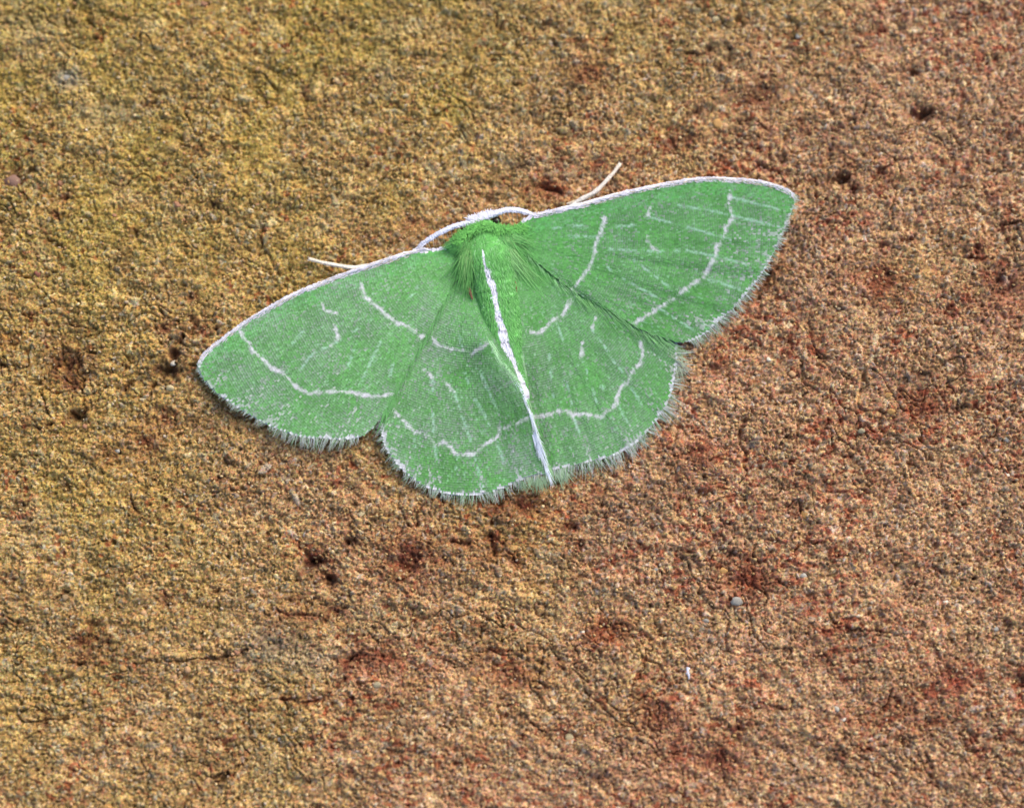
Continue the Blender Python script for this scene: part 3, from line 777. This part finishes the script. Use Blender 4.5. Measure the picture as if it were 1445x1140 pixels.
def fix_tris(f):
    return f
def tube_mesh(name, path, radii, col, mat, parent=None, nseg=14, rough=0.0, flat=1.0, label=None, tipcol=None):
    """closed tapered tube as one mesh (rounded by its end radii)"""
    p = np.asarray(path, float); n_ = len(p)
    rad = np.asarray(radii, float)
    p = np.vstack([p[0], p, p[-1]]); rad = np.concatenate([[1e-3], rad, [1e-3]])
    p[0] = p[1] - (p[2] - p[1]) / (np.linalg.norm(p[2] - p[1]) + 1e-9) * rad[1] * .5
    p[-1] = p[-2] + (p[-2] - p[-3]) / (np.linalg.norm(p[-2] - p[-3]) + 1e-9) * rad[-2] * .5
    n_ = len(p)
    t = np.gradient(p, axis=0); t /= np.linalg.norm(t, axis=1, keepdims=True)
    side = np.cross(t, [0, 0, 1.0]); side /= np.linalg.norm(side, axis=1, keepdims=True)
    up = np.cross(side, t)
    a_ = np.linspace(0, 2 * np.pi, nseg, endpoint=False)
    R = rad[:, None] * (1 + rough * (rng.random((n_, nseg)) - .5))
    v = (p[:, None] + side[:, None] * (R * np.cos(a_))[..., None] + up[:, None] * (R * np.sin(a_) * flat)[..., None]).reshape(-1, 3)
    i_ = np.arange(n_ - 1)[:, None] * nseg + np.arange(nseg)[None]
    j_ = np.arange(n_ - 1)[:, None] * nseg + (np.arange(nseg)[None] + 1) % nseg
    f = np.stack([i_, j_, j_ + nseg, i_ + nseg], -1).reshape(-1, 4)
    cc = np.tile(col, (len(v), 1)) * (1 + .08 * rng.normal(size=(len(v), 1)))
    if tipcol is not None:
        tt = np.repeat(np.linspace(0, 1, n_), nseg)[:, None]
        cc = cc * (1 - tt) + tipcol * tt
    return mpart(name, v, f, cc, mat, parent, label=label)

wings = {}
for which, Wd, seed, amp, lift in (('LHW', LHW, 500, 2.4, 0), ('RHW', RHW, 520, 3.4, 0), ('LFW', LFW, 540, 2.2, 1.5), ('RFW', RFW, 560, 5.0, 1.5)):
    wings[which] = build_wing(which, Wd, seed, amp, lift)
print('wings', time.time() - T0)

def fringe(which, Wd, dens, l0, l1, torn_boost=1.0):
    w, root, out, z_at = wings[which]
    pts = catmull(Wd['out'][Wd['i_apex'] - 1: Wd['i_torn'] + 1], 1.0)
    d = np.gradient(pts, axis=0); nrm = np.stack([-d[:, 1], d[:, 0]], 1)
    nrm /= np.linalg.norm(nrm, axis=1, keepdims=True) + 1e-9
    ctr = root
    sg = np.sign(((pts - ctr) * nrm).sum(1)); nrm *= sg[:, None]
    n_ = int(len(pts) * dens)
    idx = rng.uniform(0, len(pts) - 1.01, n_)
    i0 = idx.astype(int); f = (idx - i0)[:, None]
    p = pts[i0] * (1 - f) + pts[i0 + 1] * f
    nr = nrm[i0]
    t = idx / len(pts)
    rad = (p - ctr) / np.linalg.norm(p - ctr, axis=1, keepdims=True)
    dr = nr * .75 + rad * .45
    cl = vnoise(idx / 5.0, idx * 0, 601)                               # tufts
    dr = dr + np.stack([-nr[:, 1], nr[:, 0]], 1) * (cl * 1.1 + rng.normal(0, .16, n_))[:, None]
    L = (l0 + (l1 - l0) * t ** (1.3 if which == 'LFW' else .8)) * rng.uniform(.3, 1.1, n_) * (.8 + .9 * vnoise(idx / 8.0, idx * 0, 607) + .1)
    z = z_at(p[:, 0], p[:, 1], np.ones(n_)) + rng.uniform(-.9, .7, n_)
    roots = np.column_stack([p - nr * 2.0, z])
    dirs = np.column_stack([dr, rng.uniform(-.16, .16, n_)])
    mix = rng.random((n_, 1))
    c = np.where(mix < .45, s2l(186, 192, 184), np.where(mix < .75, s2l(150, 170, 140), s2l(104, 148, 92))) * rng.uniform(.75, 1.1, (n_, 1))
    hairs('fringe', roots, dirs, L, np.full(n_, .85), c, w, droop=.05, curl=.12, tipcol=c * .85 + .09)
fringe('LFW', LFW, 2.0, 3, 24)
fringe('RFW', RFW, 2.2, 7, 18)
fringe('LHW', LHW, 1.9, 11, 18)
fringe('RHW', RHW, 2.1, 26, 21)

def along(pts, n_, seed=0):
    p = catmull(pts, 1.0)
    idx = rng.uniform(0, len(p) - 1.01, n_); i0 = idx.astype(int); f = (idx - i0)[:, None]
    q = p[i0] * (1 - f) + p[i0 + 1] * f
    d = np.gradient(p, axis=0)[i0]; d /= np.linalg.norm(d, axis=1, keepdims=True)
    return q, d, idx / len(p)

def edge_hairs(which, pts, n_, L0, L1, turn, col, colvar, width=1.2, zoff=.5, up=0.02, name='margin_hairs', tip=None, spread=.12, jit=3.0):
    w, root, out, z_at = wings[which]
    q, d, t = along(pts, n_)
    q = q + rng.normal(0, jit, q.shape)
    rr_ = np.full(n_, .85)
    if isinstance(zoff, tuple): z = zoff[0] + (zoff[1] - zoff[0]) * t
    else: z = z_at(q[:, 0], q[:, 1], rr_) + zoff
    a_ = np.arctan2(d[:, 1], d[:, 0]) + turn + rng.normal(0, spread, n_)
    L = (L0 + (L1 - L0) * t) * rng.uniform(.5, 1.1, n_)
    c = np.array(col)[None] * rng.uniform(1 - colvar, 1 + colvar, (n_, 1))
    hairs(name, np.column_stack([q, z]), np.column_stack([np.cos(a_), np.sin(a_), np.full(n_, up)]), L, np.full(n_, width), c, w, droop=.04, curl=.08, tipcol=tip)

# long soft hairs on the forewings' inner margins, lying over the hindwings
edge_hairs('LFW', [(640, 402), (614, 446), (597, 479), (569, 527), (552, 563), (540, 588)], 190, 22, 30, -.22, s2l(104, 164, 92), .25, width=.95, zoff=.3, up=-.01)
edge_hairs('LFW', [(606, 462), (580, 508), (560, 548), (535, 600)], 60, 18, 30, -.05, s2l(90, 146, 80), .3, jit=4, width=.95, zoff=-.5, up=-.03)
edge_hairs('RFW', [(735, 352), (765, 377), (807, 411), (869, 445), (926, 475), (952, 484)], 100, 24, 34, .30, s2l(124, 182, 112), .2, width=.75, zoff=.3, up=-.01)
edge_hairs('RFW', [(810, 413), (870, 449), (930, 480)], 40, 24, 38, .45, s2l(114, 170, 98), .2, jit=4, width=.75, zoff=-.5, up=-.03)
edge_hairs('RHW', [(940, 492), (955, 505), (956, 522)], 34, 22, 36, -.15, s2l(158, 168, 138), .2, jit=4, width=1.0, up=.0)
# pale hairs of the left hindwing's inner margin, lying over the abdomen's end
edge_hairs('LHW', [(722, 530), (735, 550), (748, 584), (757, 615), (766, 645), (774, 670)], 140, 20, 26, -.03, s2l(228, 234, 240), .12, zoff=.5, spread=.05, jit=1.3, width=.9)
edge_hairs('LHW', [(690, 480), (704, 506), (725, 533)], 100, 20, 24, -.06, s2l(160, 206, 150), .2, zoff=.5, spread=.06, jit=1.6)
edge_hairs('LHW', [(663, 405), (668, 428), (684, 469), (692, 486)], 70, 18, 22, -.04, s2l(140, 190, 128), .2, zoff=.4, spread=.06, jit=1.0, width=.9)
edge_hairs('LHW', [(752, 610), (760, 628)], 40, 26, 34, .1, s2l(206, 214, 226), .1, zoff=.9, spread=.12, jit=2)
edge_hairs('LHW', [(732, 681), (752, 675), (770, 673)], 100, 18, 24, 1.45, s2l(136, 162, 122), .25, zoff=-.5, spread=.25, jit=2, up=-.1)
edge_hairs('RHW', [(772, 660), (780, 664), (796, 660)], 110, 22, 26, 1.35, s2l(150, 176, 138), .25, zoff=.0, spread=.18, jit=2, up=-.1)
edge_hairs('RHW', [(737, 500), (741, 554), (750, 592), (762, 625), (775, 660)], 260, 18, 22, -.04, s2l(150, 190, 140), .2, zoff=.6, spread=.06, jit=1.5)

# rolled leading edges
def costa(which, pts, r0, r1):
    w, root, out, z_at = wings[which]
    p = catmull(pts, 2.0); n_ = len(p)
    t = np.linspace(0, 1, n_)
    z = z_at(p[:, 0], p[:, 1], np.hypot(p[:, 0] - root[0], p[:, 1] - root[1]) * 0 + 1.0) + .8
    rad = (r0 + (r1 - r0) * t) * np.clip(t * 9, .35, 1) * np.clip((1 - t) * 12, .4, 1)
    tube_mesh('costa', np.column_stack([p, z]), rad, s2l(240, 234, 236), M_white, w, nseg=12, rough=.12, flat=.55, label='white raised leading edge')
    n2 = 520
    q, d, tt = along(pts, n2)
    sgn = 1 if which == 'RFW' else -1
    nrm = np.stack([-d[:, 1], d[:, 0]], 1); nrm *= np.sign(((root + np.array([0, 120]) - q) * nrm).sum(1))[:, None]
    off = rng.uniform(-2.5, 5.0, n2)
    q2 = q + nrm * off[:, None]
    z2 = z_at(q2[:, 0], q2[:, 1], np.ones(n2)) + np.interp(np.abs(off), [0, 5], [3.4, .8])
    dr = d + nrm * rng.uniform(-.05, .3, n2)[:, None]
    c = np.where(rng.random((n2, 1)) < .8, s2l(226, 222, 228), s2l(214, 196, 170)) * rng.uniform(.8, 1.05, (n2, 1))
    hairs('edge_scales', np.column_stack([q2, z2]), np.column_stack([dr, np.full(n2, -.05)]), rng.uniform(4, 8, n2), np.full(n2, 1.1), c, w, curl=.05)
costa('LFW', [(604, 351), (586, 354), (541, 368), (499, 382), (456, 398), (414, 415.5), (381, 433), (344, 455.5), (311, 480), (290, 497), (281, 509)], 3.0, .9)
costa('RFW', [(752, 304), (795, 294.5), (820, 289), (869, 275), (906, 266.5), (943, 259), (977, 253.5), (1011, 252), (1053, 254), (1085, 259), (1110, 268), (1120, 276)], 3.5, .9)

# body: one continuous surface, head to the end of the abdomen
BODY = np.array([(676, 306, 15, 3, 6), (677, 309, 15, 9, 9), (679, 315, 16, 14, 12), (682, 322, 16, 17, 13), (685, 328, 17, 21, 15), (688, 338, 18, 29, 18), (691, 350, 19, 34, 21), (695, 365, 19, 34, 22),
                 (698, 382, 18, 31, 21), (701, 400, 18, 29, 20), (704, 418, 17, 29, 20), (707, 438, 17, 28, 19), (710, 456, 16, 27, 18), (714, 474, 16, 25, 17), (717, 492, 15, 22, 16), (721, 508, 15, 18, 15),
                 (726, 524, 14, 14, 13), (731, 540, 14, 11, 11), (737, 556, 13, 8, 8), (742, 570, 12, 4, 5), (744, 575, 12, .5, .8)], float)
BODY[:, 2] += 5
bp_ = catmull(BODY, 1.5)
n_ = len(bp_); NS_ = 56
a_ = np.linspace(0, 2 * np.pi, NS_, endpoint=False)
p = bp_[:, :3]; t = np.gradient(p, axis=0); t[:, 2] = 0; t /= np.linalg.norm(t, axis=1, keepdims=True)
side = np.cross(t, [0, 0, 1.0]); up = np.array([0, 0, 1.0])
ypos = bp_[:, 1]
ringv = np.where((ypos > 395), 1 + .045 * np.cos((ypos - 400) / 18.5 * 2 * np.pi), 1.0)
lump = 1 + .10 * fbm(np.repeat(ypos[:, None], NS_, 1) / 6, np.repeat(a_[None] * 4, n_, 0), 701, 2)
Rx = np.clip(bp_[:, 3], .05, None)[:, None] * ringv[:, None] * lump; Rz = np.clip(bp_[:, 4] * .82, .05, None)[:, None] * ringv[:, None] * lump
bv = p[:, None] + side[:, None] * (Rx * np.cos(a_))[..., None] + up * (Rz * np.sin(a_))[..., None]
i_ = np.arange(n_ - 1)[:, None] * NS_ + np.arange(NS_)[None]; j_ = np.arange(n_ - 1)[:, None] * NS_ + (np.arange(NS_)[None] + 1) % NS_
bf = np.stack([i_, j_, j_ + NS_, i_ + NS_], -1).reshape(-1, 4)
bv = bv.reshape(-1, 3)
STRIPE = [(681, 352), (683, 366), (687, 378), (690, 392), (696, 402), (698, 418), (701, 432), (705, 450), (710, 472), (715, 494), (720, 512), (728, 532), (738, 556)]
SW = [(352, .8), (366, 1.8), (378, 3.8), (392, 4.0), (402, 5.5), (418, 3.4), (432, 3.6), (450, 5), (472, 6), (494, 7.2), (512, 8), (540, 9)]
def body_col(x, y, n):
    d = polydist(x, y, catmull(STRIPE, 3)) + 1.6 * fbm(x / 5, y / 5, 711, 2) + rng.normal(0, .5, n)
    w_ = np.interp(y, [s[0] for s in SW], [s[1] for s in SW])
    segn = np.cos((y - 400) / 18.5 * 2 * np.pi)
    w_ = w_ * (1 + .05 * segn)
    c = (s2l(106, 182, 88)[None] * (1 - .25 * (rng.random((n, 1)))) + 0)
    k_ = rng.random(n) < .12; c[k_] = c[k_] * .5 + s2l(150, 200, 140) * .5
    m = (d < w_) & (y > 350)
    c[m] = s2l(244, 242, 248) * rng.uniform(.85, 1, (m.sum(), 1))
    dk = m & (segn < -.96); c[dk] = s2l(176, 170, 184)
    return c
body = mpart('body', bv, bf, body_col(bv[:, 0], bv[:, 1], len(bv)), M_body)

# body fur
nf = 8500
yy = rng.uniform(326, 560, nf); aa = rng.uniform(.05, np.pi - .05, nf)
cx = np.interp(yy, bp_[:, 1], bp_[:, 0]); cz = np.interp(yy, bp_[:, 1], bp_[:, 2])
rx = np.interp(yy, bp_[:, 1], bp_[:, 3]); rz = np.interp(yy, bp_[:, 1], bp_[:, 4]) * .82
sx_ = -1 * rx * np.cos(aa)
rootp = np.column_stack([cx + sx_, yy + .22 * -sx_, cz + rz * np.sin(aa)])
dirs = np.column_stack([.22 + .25 * np.sign(sx_) * np.abs(np.cos(aa)) + rng.normal(0, .13, nf), np.ones(nf), .12 + .12 * np.sin(aa) + rng.normal(0, .05, nf)])
fc = body_col(rootp[:, 0], rootp[:, 1], nf) * rng.uniform(.85, 1.15, (nf, 1))
Lf = np.interp(yy, [326, 360, 400, 560], [6, 8, 8, 7]) * rng.uniform(.6, 1.1, nf)
isw = fc[:, 2] > .45; Lf[isw] *= .62
hairs('fur', rootp, dirs, Lf, np.full(nf, 1.5), fc, body, droop=.12, curl=.12)

# shoulder tufts: long hairs that fan over the wing bases
def fan(name, p0, p1, n_, a0, a1, L0, L1, z0, z1, col, var, up=-.1, parent=None):
    t = rng.random(n_)
    q = np.array(p0)[None] * (1 - t[:, None]) + np.array(p1)[None] * t[:, None] + rng.normal(0, 3.5, (n_, 2))
    a_ = np.radians(a0 + (a1 - a0) * t + rng.normal(0, 9, n_))
    L = (L0 + (L1 - L0) * t) * rng.uniform(.2, 1.1, n_)
    z = z0 + (z1 - z0) * rng.random(n_)
    c = np.array(col)[None] * rng.uniform(1 - var, 1 + var, (n_, 1))
    m = rng.random(n_) < .22; c[m] = c[m] * .5 + s2l(158, 196, 120) * .5
    hairs(name, np.column_stack([q, z]), np.column_stack([np.cos(a_), np.sin(a_), np.full(n_, up)]), L, rng.uniform(.7, 1.15, n_), c, parent or body, droop=.06, curl=.12, tipcol=c * .4 + s2l(84, 160, 74) * .6)
GH = s2l(112, 182, 94)
# angles: 0 = towards the right, 90 = down the picture
fan('shoulder_hair', (650, 338), (672, 350), 260, 128, 96, 26, 40, 30, 36, GH, .2, up=-.2)
fan('shoulder_hair', (706, 334), (716, 342), 260, 70, 36, 40, 46, 33, 38, GH, .2, up=-.14)
fan('shoulder_hair', (722, 328), (728, 336), 150, 44, 16, 30, 36, 34, 38, GH, .2, up=-.12)
fan('shoulder_hair', (644, 336), (640, 346), 130, 135, 165, 18, 20, 29, 34, GH, .2, up=-.22)
fan('shoulder_hair', (658, 352), (664, 366), 200, 112, 92, 55, 72, 34, 39, s2l(108, 166, 86), .2, up=-.14)
fan('shoulder_hair', (714, 352), (722, 362), 200, 66, 50, 64, 76, 34, 38, s2l(132, 186, 110), .2, up=-.12)
# collar ruff behind the head
nf = 1800
t = rng.random(nf)
cp = catmull([(646, 338), (656, 328), (668, 321), (682, 316), (697, 318), (712, 321), (728, 322), (738, 318)], 1.0)
ix_ = (t * (len(cp) - 1.01)).astype(int)
q = cp[ix_] + rng.normal(0, 2.6, (nf, 2)) + np.array([0, 3])
a_ = np.radians(np.interp(q[:, 0], [646, 685, 738], [200, 100, -30]) + rng.normal(0, 55, nf))
hairs('collar', np.column_stack([q, rng.uniform(28, 38, nf)]), np.column_stack([np.cos(a_), np.sin(a_), np.full(nf, .35)]), rng.uniform(5, 10, nf), np.full(nf, 1.4),
      s2l(110, 186, 84)[None] * rng.uniform(.7, 1.15, (nf, 1)), body, droop=.3, curl=.2)
# white tuft between the antennae
nf = 700
t = rng.random(nf)
q = np.array([663, 312])[None] * (1 - t[:, None]) + np.array([694, 303])[None] * t[:, None] + rng.normal(0, 1.8, (nf, 2))
a_ = np.radians(rng.uniform(-180, 10, nf))
hairs('face_tuft', np.column_stack([q, rng.uniform(25, 30, nf)]), np.column_stack([np.cos(a_), np.sin(a_) * .8, np.full(nf, .25)]), rng.uniform(3, 7.5, nf), np.full(nf, 2.3),
      s2l(236, 234, 244)[None] * rng.uniform(.85, 1.05, (nf, 1)), body, droop=.2, curl=.1)
tube_mesh('head_band', np.column_stack([catmull([(664, 313), (674, 309), (684, 306), (694, 303)], 2), np.full(len(catmull([(664, 313), (674, 309), (684, 306), (694, 303)], 2)), 25.0)]),
          np.full(len(catmull([(664, 313), (674, 309), (684, 306), (694, 303)], 2)), 5.0), s2l(234, 232, 240), M_white, body, rough=.3)
# eyes
for ex, ey in ((655, 326), (700, 311)):
    v = IV2 * np.array([7.5, 6.5, 8]) + np.array([ex, ey, 17])
    mpart('eye', v, IF2, None, M_eye, body)

# antennae with their comb of fine bristles
def antenna(pts, z0, z1, r0, r1, comb):
    p = catmull(pts, 1.1); n_ = len(p); t = np.linspace(0, 1, n_)
    z = z0 + (z1 - z0) * t ** 1.5 + 3 * np.sin(np.pi * t)
    rad = (r0 + (r1 - r0) * t) * (1 + .10 * np.cos(np.arange(n_) * 2.1))
    an = tube_mesh('antenna', np.column_stack([p, z]), rad, s2l(228, 228, 240), M_white, nseg=12, rough=.22)
    n2 = 420
    i_ = rng.integers(0, n_ - 1, n2); d = np.gradient(p, axis=0)[i_]; d /= np.linalg.norm(d, axis=1, keepdims=True)
    sgn = rng.choice([-1, 1], n2)[:, None]
    nr = np.stack([-d[:, 1], d[:, 0]], 1) * sgn
    rt = np.column_stack([p[i_] + nr * rad[i_][:, None] * .6, z[i_] + rng.uniform(-1, 2.4, n2)])
    hairs('antenna_scales', rt, np.column_stack([d * 1.0 + nr * .45, rng.uniform(-.1, .3, n2)]), rng.uniform(2, 4.2, n2), np.full(n2, 1.5), s2l(232, 232, 244)[None] * rng.uniform(.85, 1.05, (n2, 1)), an)
    c = np.array(comb, float)
    m = len(c)
    hairs('comb', np.column_stack([c[:, :2], np.full(m, 20.0)]), np.column_stack([c[:, 2:4] - c[:, :2], np.full(m, -6)]), np.linalg.norm(c[:, 2:4] - c[:, :2], axis=1), np.full(m, 1.5),
          np.tile(s2l(206, 190, 160), (m, 1)), an, curl=.1)
antenna([(668, 313), (655, 316), (640, 320), (624, 327), (608, 336), (597, 344), (589, 352), (585, 358)], 26, 13, 4.0, 2.6,
        [(610, 338, 615, 352), (617, 334, 623, 350), (624, 330, 630, 345), (630, 328, 636, 343), (636, 325, 641, 340), (604, 342, 608, 354)])
antenna([(690, 305), (703, 300), (716, 296.5), (730, 297), (743, 300), (752, 304), (760, 308)], 26, 14, 4.2, 3.0,
        [(702, 303, 705, 318), (709, 300, 712, 318), (716, 300, 720, 318), (722, 300, 725, 318), (729, 300, 733, 316), (735, 301, 739, 313)])

# the two pale legs that reach out in front of the wings
def leg(pts, zs, r0, r1, fork=None):
    p = catmull(np.column_stack([pts, zs]), 1.5); n_ = len(p)
    t = np.linspace(0, 1, n_)
    rad = (r0 + (r1 - r0) * t) * (1 + .10 * np.cos(t * 26))
    lg = tube_mesh('leg', p, rad, s2l(234, 228, 218), M_white, nseg=12, rough=.12, tipcol=s2l(222, 208, 186))
    n2 = 160
    i_ = rng.integers(2, n_ - 1, n2); d = np.gradient(p, axis=0)[i_]; d /= np.linalg.norm(d, axis=1, keepdims=True)
    nr = np.stack([-d[:, 1], d[:, 0]], 1) * rng.choice([-1, 1], n2)[:, None]
    hairs('leg_scales', p[i_] + np.column_stack([nr * rad[i_][:, None] * .5, rng.uniform(0, 1.5, n2)]), np.column_stack([d[:, :2] + nr * .3, rng.uniform(-.1, .1, n2)]), rng.uniform(2.5, 5, n2), np.full(n2, 1.1),
          s2l(214, 200, 178)[None] * rng.uniform(.8, 1.1, (n2, 1)), lg)
    for s in (-1, 1):
        e = p[-1]; dd = (p[-1] - p[-4]); dd /= np.linalg.norm(dd)
        q = np.array([e, e + dd * 2 + np.array([-dd[1], dd[0], 0]) * s * 1.2, e + dd * 3.6 + np.array([-dd[1], dd[0], 0]) * s * 2.0 - np.array([0, 0, .8])])
        tube_mesh('claw', q, [.7, .5, .3], s2l(120, 92, 62), M_white, lg, nseg=6)
    if fork is not None:
        tube_mesh('spur', catmull(fork, 1.5), np.linspace(1.6, .8, len(catmull(fork, 1.5))), s2l(206, 192, 170), M_white, lg, nseg=8)
leg([(548, 376), (530, 376), (514, 376), (497, 378), (478, 375), (457, 371), (445, 368), (436, 365.5)], [7, 8, 10, 11, 11, 10, 9, 9], 3.8, 2.3)
leg([(806, 292), (818, 283), (830, 276.5), (841, 270), (852, 259), (866, 243.5), (871, 237), (875, 231)], [8, 10, 12, 13, 13, 11, 10, 9], 3.8, 2.3,
    fork=[(800, 288, 9), (812, 283.5, 9), (826, 278, 10), (836, 273, 11)])

# bare brown gaps at the wing hinges
for pts in ([(658, 398), (661, 406), (664, 415), (667, 423)], [(721, 386), (724, 394), (727, 402), (729, 414)]):
    p = catmull(pts, 1.5); m = len(p)
    tube_mesh('wing_hinge', np.column_stack([p, np.full(m, 31.0 if pts[0][0] > 700 else 27.0)]), 2.2 * np.sin(np.linspace(.25, np.pi - .25, m)) + .2, s2l(112, 82, 60), M_body, nseg=8, flat=.5, rough=.2)

# ------------------------------------------------------------------ the fleck of lint on the stone
zf_ = hstone(971, 949)
fl = P([[971, 949, zf_ + 1]])[0]
nv = 26
ptsf = []
v_, f_ = [], []
prof = [(-8, 1.2), (-6, 3.0), (-3, 1.6), (0, 3.2), (3, 2.2), (6, 1.4), (9, .8)]
for i, (yy_, ww) in enumerate(prof):
    for j in range(5):
        u = (j / 4 - .5) * 2
        v_.append((u * ww + .8 * math.sin(i * 1.7), -yy_, 2.0 + 1.2 * math.sin(i * 2.3 + j * 1.9) - u * u * 1.4))
for i in range(len(prof) - 1):
    for j in range(4):
        a0 = i * 5 + j; f_.append((a0, a0 + 5, a0 + 6, a0 + 1))
v_ = np.array(v_) * S
nn = len(v_); vb = v_.copy(); vb[:, 2] -= .8 * S
f_ = np.array(f_); fbm_ = f_[:, ::-1] + nn
eg = [(i * 5, (i + 1) * 5) for i in range(6)] + [(30 + j, 31 + j) for j in range(4)] + [((i + 1) * 5 + 4, i * 5 + 4) for i in range(6)] + [(j + 1, j) for j in range(4)]
fe = np.array([(b2, a2, a2 + nn, b2 + nn) for a2, b2 in eg])
fk = obj('white_fleck', make_mesh('white_fleck', np.vstack([v_, vb]), np.vstack([f_, fbm_, fe]), None, False, M_flake))
fk.location = fl; fk.rotation_euler = (0, 0, .12)
fk['label'] = 'tiny crumpled white fleck lying on the reddish stone below the moth'
fk['category'] = 'fleck'
print('done', time.time() - T0, 'objects', len(sc.objects))
